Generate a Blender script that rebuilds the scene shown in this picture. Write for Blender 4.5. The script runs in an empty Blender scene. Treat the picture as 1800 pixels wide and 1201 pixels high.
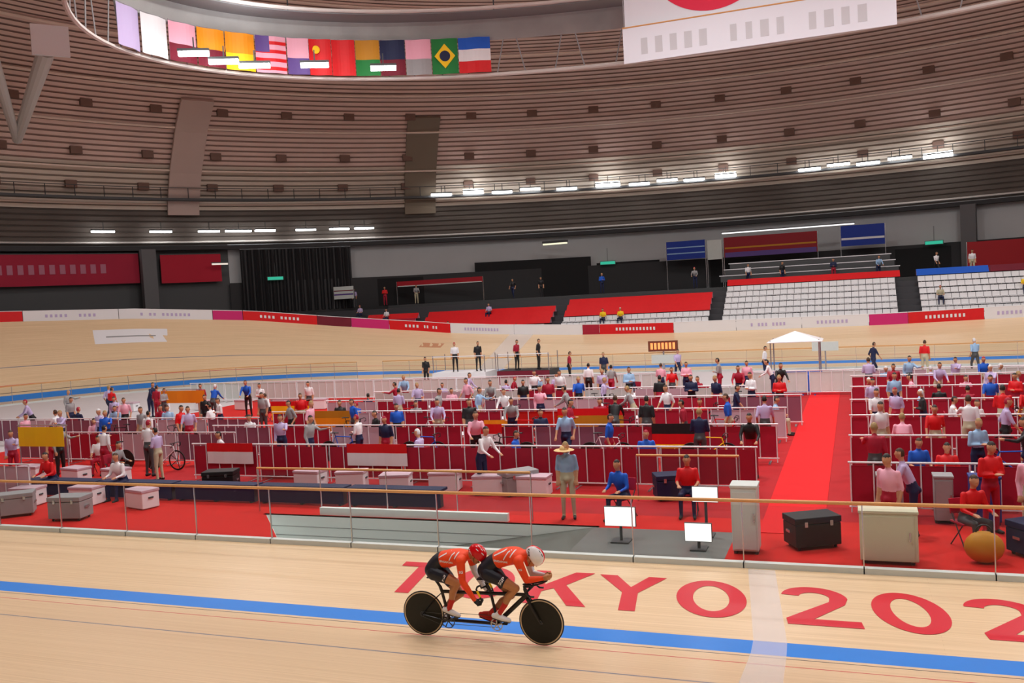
import bpy, bmesh, math, random
import numpy as np
from mathutils import Vector, Matrix
from mathutils.bvhtree import BVHTree
random.seed(7)
PI = math.pi
scene = bpy.context.scene
C = scene.collection
# ------------------------------------------------------------------ camera, world, lights, exposure
YAW, PITCH, ROLL, CAMH = 0.36123, 0.04845, 0.05551, 5.030
fw = Vector((-math.sin(YAW)*math.cos(PITCH), math.cos(YAW)*math.cos(PITCH), -math.sin(PITCH)))
r0 = Vector((math.cos(YAW), math.sin(YAW), 0)); u0 = r0.cross(fw)
Rv = r0*math.cos(ROLL) - u0*math.sin(ROLL); Uv = u0*math.cos(ROLL) + r0*math.sin(ROLL)
cd = bpy.data.cameras.new('camera'); cam = bpy.data.objects.new('camera', cd); C.objects.link(cam)
cd.sensor_width = 36; cd.lens = 32; cd.clip_end = 400
cam.matrix_world = Matrix(((Rv.x, Uv.x, -fw.x, 0), (Rv.y, Uv.y, -fw.y, 0), (Rv.z, Uv.z, -fw.z, CAMH), (0, 0, 0, 1)))
scene.camera = cam
w = bpy.data.worlds.new('world'); scene.world = w; w.use_nodes = True
w.node_tree.nodes['Background'].inputs[0].default_value = (.9, .92, 1, 1)
w.node_tree.nodes['Background'].inputs[1].default_value = .1
scene.view_settings.view_transform = 'Standard'; scene.view_settings.look = 'None'
scene.view_settings.gamma = 1; scene.view_settings.use_curve_mapping = False
scene.view_settings.exposure = -0.05
LIGHTS = [(-44, 20, 900), (-44, 36, 1000), (-40, 52, 1200), (-24, 12, 1500), (-24, 34, 2900), (-24, 58, 1900),
          (-8, 8, 2300), (-5.5, 22, 5300), (-6, 34, 2600), (-6, 60, 1900), (12, 8, 2600), (12, 24, 4600), (12, 37, 2800), (12, 62, 1900), (28, 34, 2600)]
for i, (x, y, e) in enumerate(LIGHTS):
    e *= .62
    ld = bpy.data.lights.new('arena_lamp', 'AREA'); ld.shape = 'RECTANGLE'; ld.size = 2.6; ld.size_y = 2; ld.energy = e
    ld.color = (1, .985, .965)
    lo = bpy.data.objects.new('arena_lamp', ld); lo.location = (x, y, 22); C.objects.link(lo)

for x, y, e in ((-26, 38, 500), (-6, 34, 2200), (14, 38, 2200)):      # added out-of-view fill lights, aimed up to brighten the ceiling
    ld = bpy.data.lights.new('ceiling_fill', 'AREA'); ld.shape = 'RECTANGLE'; ld.size = 5; ld.size_y = 4; ld.energy = e; ld.color = (.93, .97, 1)
    lo = bpy.data.objects.new('ceiling_fill', ld); lo.location = (x, y, 19.5); lo.rotation_euler = (PI, 0, 0); C.objects.link(lo)

# ------------------------------------------------------------------ helpers
def mat(name, col, rough=.6, metal=0, noise=0, nscale=8, emit=None, estr=0, spec=.4):
    m = bpy.data.materials.new(name); m.use_nodes = True
    nt = m.node_tree; b = nt.nodes['Principled BSDF']
    b.inputs['Base Color'].default_value = (*col, 1); b.inputs['Roughness'].default_value = rough
    b.inputs['Metallic'].default_value = metal; b.inputs['Specular IOR Level'].default_value = spec
    if noise:
        tc = nt.nodes.new('ShaderNodeTexCoord'); n = nt.nodes.new('ShaderNodeTexNoise'); n.inputs['Scale'].default_value = nscale
        n.inputs['Detail'].default_value = 4
        nt.links.new(tc.outputs['Object'], n.inputs['Vector'])
        mx = nt.nodes.new('ShaderNodeMix'); mx.data_type = 'RGBA'
        mx.inputs[6].default_value = (*[c*(1-noise) for c in col], 1); mx.inputs[7].default_value = (*[min(1, c*(1+noise)) for c in col], 1)
        nt.links.new(n.outputs['Fac'], mx.inputs[0]); nt.links.new(mx.outputs[2], b.inputs['Base Color'])
    if emit:
        b.inputs['Emission Color'].default_value = (*emit, 1); b.inputs['Emission Strength'].default_value = estr
    return m
def sr(r, g, b):
    f = lambda c: ((c/255+.055)/1.055)**2.4 if c > 10 else c/255/12.92
    return (f(r), f(g), f(b))
class MB:
    def __init__(s): s.v = []; s.f = []; s.m = []
    def add(s, vs, fs, mi=0):
        n = len(s.v); s.v += [tuple(v) for v in vs]; s.f += [tuple(n+i for i in f) for f in fs]; s.m += [mi]*len(fs); return s
    def box(s, c, d, mi=0, rz=0, ry=0, rx=0):
        M = Matrix.Translation(c) @ Matrix.Rotation(rz, 4, 'Z') @ Matrix.Rotation(ry, 4, 'Y') @ Matrix.Rotation(rx, 4, 'X')
        vs = [M @ Vector((x*d[0]/2, y*d[1]/2, z*d[2]/2)) for x in (-1, 1) for y in (-1, 1) for z in (-1, 1)]
        return s.add(vs, [(0, 1, 3, 2), (4, 6, 7, 5), (0, 4, 5, 1), (2, 3, 7, 6), (0, 2, 6, 4), (1, 5, 7, 3)], mi)
    def loft(s, pts, ra, rb=None, lat=None, n=12, mi=0, closed=True):
        pts = [Vector(p) for p in pts]; k = len(pts)
        ra = ra if isinstance(ra, (list, tuple)) else [ra]*k
        rb = ra if rb is None else (rb if isinstance(rb, (list, tuple)) else [rb]*k)
        vs = []; pl = None
        for i in range(k):
            t = (pts[min(i+1, k-1)]-pts[max(i-1, 0)]).normalized()
            if lat is not None: l = Vector(lat)
            else: l = pl if pl is not None else (Vector((0, 0, 1)) if abs(t.z) < .9 else Vector((1, 0, 0)))
            l = (l - t*l.dot(t)).normalized(); pl = l; b = t.cross(l)
            for j in range(n):
                a = 2*PI*j/n; vs.append(pts[i] + l*math.cos(a)*ra[i] + b*math.sin(a)*rb[i])
        fs = [(i*n+j, i*n+(j+1) % n, (i+1)*n+(j+1) % n, (i+1)*n+j) for i in range(k-1) for j in range(n)]
        if closed: fs += [tuple(range(n))[::-1], tuple((k-1)*n+j for j in range(n))]
        return s.add(vs, fs, mi)
    def cyl(s, a, b, r, r2=None, n=12, mi=0): return s.loft([a, b], [r, r if r2 is None else r2], n=n, mi=mi)
    def ell(s, c, r, M=None, n=14, k=9, mi=0):
        M = M or Matrix.Identity(3); c = Vector(c); r = r if isinstance(r, (tuple, list)) else (r, r, r)
        vs = [c + M @ Vector((0, 0, r[2])), c + M @ Vector((0, 0, -r[2]))]
        for i in range(1, k):
            t = PI*i/k
            for j in range(n):
                a = 2*PI*j/n; vs.append(c + M @ Vector((r[0]*math.sin(t)*math.cos(a), r[1]*math.sin(t)*math.sin(a), r[2]*math.cos(t))))
        fs = [(0, 2+j, 2+(j+1) % n) for j in range(n)] + [(1, 2+(k-2)*n+(j+1) % n, 2+(k-2)*n+j) for j in range(n)]
        fs += [(2+i*n+j, 2+(i+1)*n+j, 2+(i+1)*n+(j+1) % n, 2+i*n+(j+1) % n) for i in range(k-2) for j in range(n)]
        return s.add(vs, fs, mi)
    def rcone(s, a, b, r1, r2, mi=0, n=12): s.cyl(a, b, r1, r2, n=n, mi=mi); s.ell(a, r1, n=n, k=8, mi=mi); s.ell(b, r2, n=n, k=8, mi=mi); return s
    def ring(s, c, axis, R, ra, rb=None, n=48, k=8, mi=0):     # torus-like, ra radial, rb axial
        c = Vector(c); ax = Vector(axis).normalized(); e = ax.orthogonal().normalized(); g = ax.cross(e); rb = rb or ra
        vs = []
        for i in range(n):
            a = 2*PI*i/n; d = e*math.cos(a)+g*math.sin(a)
            for j in range(k):
                t = 2*PI*j/k; vs.append(c + d*(R+ra*math.cos(t)) + ax*rb*math.sin(t))
        return s.add(vs, [(i*k+j, ((i+1) % n)*k+j, ((i+1) % n)*k+(j+1) % k, i*k+(j+1) % k) for i in range(n) for j in range(k)], mi)
    def strip(s, A, B, mi=0): # quads between polylines
        n = len(A); return s.add(list(A)+list(B), [(i, i+1, n+i+1, n+i) for i in range(n-1)], mi)
    def build(s, name, mats, parent=None, smooth=False, bevel=0, loc=None, link=True, solid=0):
        me = bpy.data.meshes.new(name); me.from_pydata(s.v, [], s.f)
        for m in (mats if isinstance(mats, (list, tuple)) else [mats]): me.materials.append(m)
        me.polygons.foreach_set('material_index', s.m); me.update()
        bm = bmesh.new(); bm.from_mesh(me); bmesh.ops.recalc_face_normals(bm, faces=bm.faces); bm.to_mesh(me); bm.free()
        if smooth:
            me.polygons.foreach_set('use_smooth', [True]*len(me.polygons))
            try: me.set_sharp_from_angle(angle=math.radians(50))
            except Exception: pass
        o = bpy.data.objects.new(name, me)
        if link: C.objects.link(o)
        if parent: o.parent = parent
        if loc is not None: o.location = loc
        if bevel:
            b = o.modifiers.new('bevel', 'BEVEL'); b.width = bevel; b.segments = 2; b.limit_method = 'ANGLE'
        if solid:
            b = o.modifiers.new('solid', 'SOLIDIFY'); b.thickness = solid; b.offset = 0
        return o
def tag(o, label=None, cat=None, group=None, kind=None):
    if label: o['label'] = label
    if cat: o['category'] = cat
    if group: o['group'] = group
    if kind: o['kind'] = kind
    return o
def empty(name, loc=(0, 0, 0), rz=0):
    o = bpy.data.objects.new(name, None); C.objects.link(o); o.location = loc; o.rotation_euler = (0, 0, rz); o.empty_display_size = .2
    return o
def copy_tree(o, parent=None):
    c = o.copy(); C.objects.link(c); c.parent = parent
    for ch in list(o.children): copy_tree(ch, c)
    return c
def place(proto, used, loc, rz=0, label=None, group=None, cat=None, sc=1):
    o = copy_tree(proto) if used else proto
    o.location = loc; o.rotation_euler = (0, 0, rz); o.scale = (sc, sc, sc)
    for k, v in (('label', label), ('group', group), ('category', cat)):
        if v: o[k] = v
    return o
ORD = ['', 'first', 'second', 'third', 'fourth', 'fifth', 'sixth', 'seventh', 'eighth', 'ninth', 'tenth', 'eleventh', 'twelfth', 'thirteenth', 'fourteenth', 'fifteenth',
       'sixteenth', 'seventeenth', 'eighteenth', 'nineteenth', 'twentieth', 'twenty-first', 'twenty-second', 'twenty-third', 'twenty-fourth', 'twenty-fifth']
def ordn(i): return ORD[i] if i < len(ORD) else 'number %d' % i

# ------------------------------------------------------------------ materials
M = {}
M['white'] = mat('white_paint', sr(232, 232, 236), .5)
M['offwhite'] = mat('offwhite', sr(205, 212, 208), .5, noise=.05)
M['grey'] = mat('grey', sr(150, 150, 152), .6, noise=.06)
M['dgrey'] = mat('dark_grey', sr(70, 72, 74), .5)
M['black'] = mat('black', (.012, .012, .014), .5)
M['carbon'] = mat('carbon', (.010, .010, .012), .28, noise=.3, nscale=60)
M['disc'] = mat('disc_carbon', (.012, .013, .010), .45, noise=.3, nscale=15, spec=.3)
M['tyre'] = mat('tyre_sidewall', sr(225, 205, 175), .6)
M['steel'] = mat('steel', sr(190, 192, 196), .25, .9)
M['tan'] = mat('tan_wood', sr(214, 160, 100), .45, noise=.08, nscale=12)
M['crimson'] = mat('crimson', sr(165, 20, 50), .6, noise=.12, nscale=4)
M['maroon'] = mat('maroon', sr(112, 20, 42), .7, noise=.12, nscale=2)
M['red'] = mat('red', sr(215, 12, 22), .55, noise=.08, nscale=4)
M['redcarpet'] = mat('red_carpet', sr(200, 20, 12), .9, noise=.1, nscale=3)
M['aisle'] = mat('aisle_carpet', sr(214, 6, 16), .85, noise=.08, nscale=3)
M['magenta'] = mat('magenta', sr(205, 35, 115), .6)
M['yellow'] = mat('yellow', sr(250, 205, 20), .6)
M['orange'] = mat('orange', sr(240, 150, 20), .6)
M['blue'] = mat('blue', sr(20, 90, 200), .6)
M['navy'] = mat('navy', sr(22, 32, 70), .6, noise=.1)
M['green'] = mat('green', sr(20, 125, 55), .6)
M['lilac'] = mat('lilac', sr(190, 175, 215), .6)
M['pink'] = mat('pink', sr(235, 170, 190), .6)
M['lblue'] = mat('light_blue', sr(150, 185, 220), .6, noise=.08)
M['mustard'] = mat('mustard', sr(190, 130, 25), .6)
M['purple'] = mat('purple', sr(95, 70, 140), .6)
M['skin'] = mat('skin', sr(196, 142, 108), .5)
M['skin2'] = mat('tan_skin', sr(186, 128, 84), .45, noise=.06, nscale=20)
M['hair'] = mat('hair', (.015, .012, .010), .5)
M['khaki'] = mat('khaki', sr(185, 178, 150), .7)
M['straw'] = mat('straw', sr(222, 190, 135), .8)
M['lamp'] = mat('lamp_glow', (1, 1, 1), .5, emit=(1, 1, 1), estr=16)
M['exit'] = mat('exit_glow', (.02, .3, .2), .5, emit=(.03, .5, .32), estr=.75)
M['led'] = mat('led_glow', (.8, .2, .05), .5, emit=(1, .32, .1), estr=1.2)
M['screen'] = mat('screen_glow', (.9, .9, .9), .4, emit=(.98, 1, .96), estr=1.0)

def wood_mat():
    m = bpy.data.materials.new('track_wood'); m.use_nodes = True; nt = m.node_tree; b = nt.nodes['Principled BSDF']
    uv = nt.nodes.new('ShaderNodeUVMap'); uv.uv_map = 'UVMap'
    mp = nt.nodes.new('ShaderNodeMapping'); mp.inputs['Scale'].default_value = (.12, 9, 1)
    nt.links.new(uv.outputs[0], mp.inputs[0])
    n = nt.nodes.new('ShaderNodeTexNoise'); n.inputs['Scale'].default_value = 2.0; n.inputs['Detail'].default_value = 3
    nt.links.new(mp.outputs[0], n.inputs['Vector'])
    cr = nt.nodes.new('ShaderNodeValToRGB'); cr.color_ramp.elements[0].position = .3; cr.color_ramp.elements[1].position = .72
    cr.color_ramp.elements[0].color = (*sr(220, 191, 152), 1); cr.color_ramp.elements[1].color = (*sr(236, 209, 172), 1)
    nt.links.new(n.outputs['Fac'], cr.inputs[0])
    br = nt.nodes.new('ShaderNodeTexBrick'); br.inputs['Scale'].default_value = 1; br.inputs['Brick Width'].default_value = 4.5
    br.inputs['Row Height'].default_value = .08; br.inputs['Mortar Size'].default_value = .0022; br.inputs['Mortar Smooth'].default_value = .3
    br.inputs['Color1'].default_value = (1, 1, 1, 1); br.inputs['Color2'].default_value = (.965, .955, .94, 1); br.inputs['Mortar'].default_value = (.80, .74, .66, 1)
    nt.links.new(uv.outputs[0], br.inputs['Vector'])
    mx = nt.nodes.new('ShaderNodeMix'); mx.data_type = 'RGBA'; mx.blend_type = 'MULTIPLY'; mx.inputs[0].default_value = 1
    nt.links.new(cr.outputs[0], mx.inputs[6]); nt.links.new(br.outputs['Color'], mx.inputs[7]); nt.links.new(mx.outputs[2], b.inputs['Base Color'])
    b.inputs['Roughness'].default_value = .33; b.inputs['Specular IOR Level'].default_value = .45
    return m
M['wood'] = wood_mat()
M['bandblue'] = mat('blue_band', sr(30, 130, 225), .4, noise=.05, nscale=2)
M['lineblack'] = mat('black_line', sr(70, 60, 60), .4); M['linered'] = mat('red_line', sr(200, 50, 60), .4)
M['linegrey'] = mat('stayer_line', sr(115, 120, 140), .4)
M['letter'] = mat('letter_red', sr(208, 30, 50), .4)
def glass_mat(name, mixf, col=(1, 1, 1), rough=.05, solidcol=None):
    m = bpy.data.materials.new(name); m.use_nodes = True; nt = m.node_tree; nt.nodes.clear()
    o = nt.nodes.new('ShaderNodeOutputMaterial'); t = nt.nodes.new('ShaderNodeBsdfTransparent'); t.inputs[0].default_value = (*col, 1)
    g = nt.nodes.new('ShaderNodeBsdfPrincipled'); g.inputs['Base Color'].default_value = (*(solidcol or (.8, .85, .85)), 1); g.inputs['Roughness'].default_value = rough
    x = nt.nodes.new('ShaderNodeMixShader'); x.inputs[0].default_value = mixf
    nt.links.new(t.outputs[0], x.inputs[1]); nt.links.new(g.outputs[0], x.inputs[2]); nt.links.new(x.outputs[0], o.inputs[0])
    return m
M['glass'] = glass_mat('clear_acrylic', .05, (.97, .985, .98), solidcol=(.15, .17, .17))
M['stripe'] = glass_mat('white_line_film', .42, solidcol=sr(240, 240, 245), rough=.35)

# ------------------------------------------------------------------ the track
CX, CY, R0, XL, XR = -5.0, 35.4, 22.45, -32.0, 22.0
LB = PI*R0; LOOP = 2*(54+LB)
def loop(u):
    u %= LOOP
    if u < 54: return (XR-u, CY+R0, 0, 1)
    u -= 54
    if u < LB: a = u/R0; return (XL-R0*math.sin(a), CY+R0*math.cos(a), -math.sin(a), math.cos(a))
    u -= LB
    if u < 54: return (XL+u, CY-R0, 0, -1)
    u -= 54; a = u/R0
    return (XR+R0*math.sin(a), CY-R0*math.cos(a), math.sin(a), -math.cos(a))
def bankz(u):
    u %= LOOP
    m = min(abs(u-54-LB/2), abs(u-(54+LB+54+LB/2)), abs(u-LOOP-54-LB/2), abs(u+LOOP-(54+LB+54+LB/2)))
    q = LB/2-m
    return float(np.interp(q, [-27, -20, -12, -6, -2, 1.5, 5.6, 10.7, 17.5, 25, 36], [1.82, 1.83, 1.98, 2.25, 2.52, 2.92, 3.5, 4.35, 5.0, 5.3, 5.35]))
BW, TW = .75, 6.95
def slopes(u):      # bank angle outside the blue band, and the gentler one of the band itself
    al = math.asin(bankz(u)/7.2); bl = al*.55
    return math.asin((bankz(u)-BW*math.sin(bl))/TW), bl
def tp(u, d, lift=0):       # d<0: inside band (flat), 0..BW band, beyond: slope distance
    x, y, nx, ny = loop(u)
    al = 0
    if d <= 0: o, z = d, 0
    else:
        al, bl = slopes(u); o, z = min(d, BW)*math.cos(bl), min(d, BW)*math.sin(bl)
        if d > BW: o, z = o+(d-BW)*math.cos(al), z+(d-BW)*math.sin(al)
        else: al = bl
    return Vector((x+nx*(o-lift*math.sin(al)), y+ny*(o-lift*math.sin(al)), z+lift*math.cos(al)))
ds = [(-3.37, 1), (-2, 0), (-1, 0), (0, 2), (BW, 0), (BW+.2, 3), (BW+.25, 0), (BW+.85, 4), (BW+.90, 0), (BW+1.7, 0), (BW+2.5, 5), (BW+2.56, 0), (BW+4, 0), (BW+5.5, 0), (BW+TW, 0)]
# each entry's index colours the strip that STARTS there
NU = 330
vs = []; fs = []; ms = []; uvs = []
for i in range(NU+1):
    u = LOOP*i/NU
    for d, _ in ds: vs.append(tp(u, d)); uvs.append((u, d))
k = len(ds)
for i in range(NU):
    for j in range(k-1):
        fs.append((i*k+j, (i+1)*k+j, (i+1)*k+j+1, i*k+j+1)); ms.append({1: 0}.get(ds[j][1], ds[j][1]))
me = bpy.data.meshes.new('cycling_track'); me.from_pydata(vs, [], fs)
for m in ('wood', 'wood', 'bandblue', 'lineblack', 'linered', 'linegrey'): me.materials.append(M[m])
me.polygons.foreach_set('material_index', ms)
uvl = me.uv_layers.new(name='UVMap')
for l in me.loops: uvl.data[l.index].uv = uvs[l.vertex_index]
me.update()
track = bpy.data.objects.new('cycling_track', me); C.objects.link(track)
tag(track, kind='structure')

def dec_strip(name, u0, u1, dlist, m, lift=.004, nu=3):
    mb = MB()
    for i in range(nu):
        a, b = u0+(u1-u0)*i/nu, u0+(u1-u0)*(i+1)/nu
        mb.strip([tp(a, d, lift) for d in dlist], [tp(b, d, lift) for d in dlist])
    return mb.build(name, m, track)
UN = lambda X: 54+LB+(X-XL)        # u on the near straight for a given X
UF = lambda X: XR-X                # u on the far straight
mb = MB(); L_, R_ = [], []
for d in [-3.3, -2.2, -1.1, 0, BW, BW+.01, BW+1, BW+2, BW+3, BW+5, BW+TW]:
    sk = float(np.interp(d, [-3.3, 0, 3.5, 7.7], [-.12, .30, .50, .70])); L_.append(tp(UN(-1.80+sk), d, .004)); R_.append(tp(UN(-1.34+sk), d, .004))
mb.strip(L_, R_); mb.build('pursuit_line', M['stripe'], track)
dec_strip('pursuit_line', UF(-24.8), UF(-22.9), [-3.3, -1.5, 0, BW, BW+1, BW+3, BW+5, BW+TW], M['stripe'])
# lettering on the safety zone
def text_mesh(s, size, offset=0, sx=1, res=4):
    cu = bpy.data.curves.new('t', 'FONT'); cu.body = s; cu.size = size; cu.offset = offset; cu.align_x = 'CENTER'; cu.align_y = 'CENTER'
    cu.resolution_u = res; cu.fill_mode = 'FRONT'
    o = bpy.data.objects.new('t', cu); C.objects.link(o)
    dg = bpy.context.evaluated_depsgraph_get(); me = bpy.data.meshes.new_from_object(o.evaluated_get(dg))
    bpy.data.objects.remove(o)
    for v in me.vertices: v.co.x *= sx
    return me
def bar2(mb, a, b, w_):
    a, b = Vector((*a, 0)), Vector((*b, 0)); t = (b-a).normalized(); n_ = Vector((-t.y, t.x, 0))*w_/2; mb.add([a-n_, a+n_, b+n_, b-n_], [(0, 1, 2, 3)])
def arc2(mb, cx, cy, rx, ry, w_, a0, a1, n=36):
    P = [(cx+(rx-w_*s_)*math.cos(a0+(a1-a0)*i/n), cy+(ry-w_*s_)*math.sin(a0+(a1-a0)*i/n), 0) for s_ in (0, 1) for i in range(n+1)]
    mb.strip(P[:n+1], P[n+1:])
for ch, X, Y in [('T', -7.70, 14.72), ('O', -6.33, 14.68), ('K', -4.97, 14.65), ('Y', -3.67, 14.62), ('O', -2.33, 14.6), ('2', -.70, 14.56), ('0', .62, 14.53), ('2', 1.95, 14.5)]:
    mb = MB(); S = .27
    if ch == 'T': bar2(mb, (-.5, .73), (.5, .73), S); bar2(mb, (0, .595), (0, -.86), S)
    elif ch in 'O0': arc2(mb, 0, 0, .56 if ch == 'O' else .52, .87, S, 0, 2*PI, 48)
    elif ch == 'K': mb.add([(-.5, -.86, 0), (-.23, -.86, 0), (-.23, -.25, 0), (-.04, -.06, 0), (.30, -.86, 0), (.62, -.86, 0), (.16, .14, 0), (.6, .86, 0), (.25, .86, 0), (-.23, .10, 0), (-.23, .86, 0), (-.5, .86, 0)], [tuple(range(12))])
    elif ch == 'Y': mb.add([(-.135, -.86, 0), (.135, -.86, 0), (.135, .0, 0), (.6, .86, 0), (.28, .86, 0), (0, .27, 0), (-.28, .86, 0), (-.6, .86, 0), (-.135, .0, 0)], [tuple(range(9))])
    elif ch == '2':
        arc2(mb, 0, .38, .50, .49, S, PI*.95, 0, 30)
        mb.add([(.23, .38, 0), (.50, .38, 0), (.42, .10, 0), (-.12, -.60, 0), (.54, -.60, 0), (.54, -.86, 0), (-.52, -.86, 0), (-.52, -.62, 0), (.2, .2, 0)], [tuple(range(9))])
    mb.v = [(x-.165*y, y, z) for x, y, z in mb.v]
    o = mb.build('letter', M['letter'], track, loc=(X, Y, .006))
# white board sticker and worn patches on the far bank
dec_strip('white_advert', XR+32+15.7, XR+32+20.0, [BW+4.3, BW+5.0, BW+5.8], M['white'], nu=8)
dec_strip('advert_rule', XR+32+16.4, XR+32+19.3, [BW+4.95, BW+5.08], M['grey'], .008, nu=8)
dec_strip('brown_marking', UF(-31.2), UF(-29.4), [BW+4.1, BW+4.9], mat('brown_mark', sr(196, 140, 105), .5))

# ------------------------------------------------------------------ infield floor (with the ramp opening)
PX0, PX1, PY0, PY1 = -13.8, -5.4, 16.75, 18.65
PXS = -12.15
mb = MB()
inner = [tp(LOOP*i/120, -3.4) for i in range(120)]
# pale apron ring with a red centre, ramp opening cut as rectangles along the near edge
def rect(x0, x1, y0, y1, mi, z=0): mb.add([(x0, y0, z), (x1, y0, z), (x1, y1, z), (x0, y1, z)], [(0, 1, 2, 3)], mi)
xs0, xs1 = -32.0, 22.0
ylo, yhi = CY-R0+3.4, CY+R0-3.4
mb.add([(xs0, ylo, 0), (PXS, ylo, 0), (PXS, PY0, 0), (PX0, PY1, 0), (xs0, PY1, 0)], [(0, 1, 2, 3, 4)], 1); rect(PXS, PX1, ylo, PY0, 0); rect(PX1, -2.4, ylo, PY1, 2); rect(-2.4, xs1, ylo, PY1, 1)
rect(xs0, -21, PY1, 43.5, 1); rect(-21, xs1, PY1, 19.8, 1); rect(-21, xs1, 19.8, 43.5, 3); rect(xs0, xs1, 43.5, yhi, 0)
Ri = R0-3.4
for cxx, sg in ((XL, -1), (XR, 1)):
    arc = [(cxx+sg*Ri*math.sin(PI*i/40), CY+Ri*math.cos(PI*i/40), 0) for i in range(41)]
    mb.add([(cxx, CY, 0)]+arc, [(0, i, i+1) for i in range(1, 41)], 0)
floor = mb.build('floor', [mat('pale_floor', sr(205, 200, 203), .5, noise=.05, nscale=1), M['redcarpet'], mat('grey_floor', sr(120, 124, 122), .18, noise=.12, nscale=2), mat('pen_floor', sr(170, 10, 20), .85, noise=.1, nscale=2)])
tag(floor, kind='structure')
mb = MB()
depth = lambda X: (X-PX1)*.165
mb.box(((PX0+PX1)/2, PY1+.06, -1.25), (PX1-PX0+.2, .12, 2.5), 0)
mb.box(((PXS+PX1)/2, PY0-.06, -1.26), (PX1-PXS, .12, 2.48), 0)
mb.box(((PX0+PXS)/2-.06, (PY0+PY1)/2, -1.26), (.12, math.hypot(PY1-PY0, PXS-PX0), 2.48), 0, rz=math.atan2(PXS-PX0, PY1-PY0))
mb.box((-9.9, PY1+.22, .09), (4.9, .12, .18), 0)
for q in range(1, 4): mb.box(((PX0+PX1)/2, PY1-.003, -.22*q-.04), (PX1-PX0, .008, .012), 1)
o = mb.build('trim_1', [mat('pit_wall', sr(244, 252, 249), .5, noise=.02, nscale=2), M['grey']]); tag(o, kind='structure')
mb = MB(); mb.add([(PX1+.02, PY0, 0.0), (PX1+.02, PY1, 0.0), (PX0, PY1, depth(PX0)), (PX0, PY0, depth(PX0))], [(0, 1, 2, 3)])
o = mb.build('floor_ramp', mat('ramp_floor', sr(92, 96, 90), .5, noise=.15, nscale=2)); tag(o, kind='structure')

# ------------------------------------------------------------------ roof and walls
def ell_pt(b, z, a): return Vector((CX+b*1.1*math.cos(a), CY+b*math.sin(a), z))
prof = [(55.3, 10.7), (55, 11.5), (54.6, 14.75), (53.5, 17.5), (51.5, 20.75), (49, 23.5), (45.5, 26), (40, 28.3), (31, 30.6), (20, 32.2), (8, 33), (0.01, 33.2)]
pz = [0]
for i in range(1, len(prof)): pz.append(pz[-1]+math.hypot(prof[i][0]-prof[i-1][0], prof[i][1]-prof[i-1][1]))
def pr(t): return (float(np.interp(t, pz, [q[0] for q in prof])), float(np.interp(t, pz, [q[1] for q in prof])))
NA = 150; mb = MB()
t = 0; rows = []
while t < pz[-1]-.5:
    st = .46 if t < 28 else 1.4
    rows += [(t, 0, 0), (t+st*.66, 0, 1), (t+st*.68, .13, 1), (t+st*.98, .13, 0)]; t += st
rows.append((pz[-1], 0, 0))
vs = []
for (t, rec, mi) in rows:
    b, z = pr(t)
    for j in range(NA): vs.append(ell_pt(b+rec, z+rec*.4, 2*PI*j/NA))
fs = []; ms = []
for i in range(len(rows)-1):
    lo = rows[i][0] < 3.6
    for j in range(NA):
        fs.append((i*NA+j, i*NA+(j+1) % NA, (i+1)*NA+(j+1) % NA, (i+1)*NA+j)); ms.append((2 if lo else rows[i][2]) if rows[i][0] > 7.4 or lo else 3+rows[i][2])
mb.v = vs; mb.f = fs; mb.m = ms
ceilm = mat('ceiling_wood', sr(224, 198, 188), .7, noise=.16, nscale=.35)
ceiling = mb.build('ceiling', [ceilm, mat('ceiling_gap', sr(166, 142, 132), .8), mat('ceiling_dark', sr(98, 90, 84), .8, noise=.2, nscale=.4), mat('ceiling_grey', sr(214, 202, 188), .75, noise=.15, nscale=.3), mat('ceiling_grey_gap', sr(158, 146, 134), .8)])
tag(ceiling, kind='structure')
def ell_tube(name, b, z, r, m, a0=0, a1=2*PI, n=150, parent=None):
    closed = abs(a1-a0-2*PI) < 1e-3
    mb = MB(); mb.loft([ell_pt(b, z, a0+(a1-a0)*i/n) for i in range(n+1)], r, n=6); return mb.build(name, m, parent, smooth=True)
railm = mat('pale_rib', sr(232, 214, 200), .4); rail2 = mat('light_steel', sr(205, 200, 195), .4)
i = 1
for b, z, r, m in [(54.8, 11.5, .09, rail2), (54.3, 14.75, .08, railm), (53.0, 17.5, .09, railm), (51.0, 20.75, .09, railm), (48.5, 23.5, .11, railm), (44.9, 26, .11, railm), (39.6, 28.3, .08, railm)]:
    tag(ell_tube('ceiling_ring', b, z, r, m, parent=ceiling), None); i += 1
# dark lighting catwalk just above the second ring
mb = MB()
A = [ell_pt(53.9, 15.0, 2*PI*j/NA) for j in range(NA+1)]; B = [ell_pt(53.2, 15.0, 2*PI*j/NA) for j in range(NA+1)]
A2 = [v+Vector((0, 0, 1.0)) for v in B]; mb.strip(A, B); mb.strip([v+Vector((0, 0, .18)) for v in B], B)
o = mb.build('ceiling_catwalk', M['dgrey'], ceiling, solid=.05)
mb = MB()
for j in range(0, NA): mb.box(B[j]+Vector((0, 0, .55)), (.05, .05, 1.0))
mb.loft([v+Vector((0, 0, 1.05)) for v in B], .035, n=5)
mb.build('catwalk_railing', M['dgrey'], ceiling)
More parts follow.
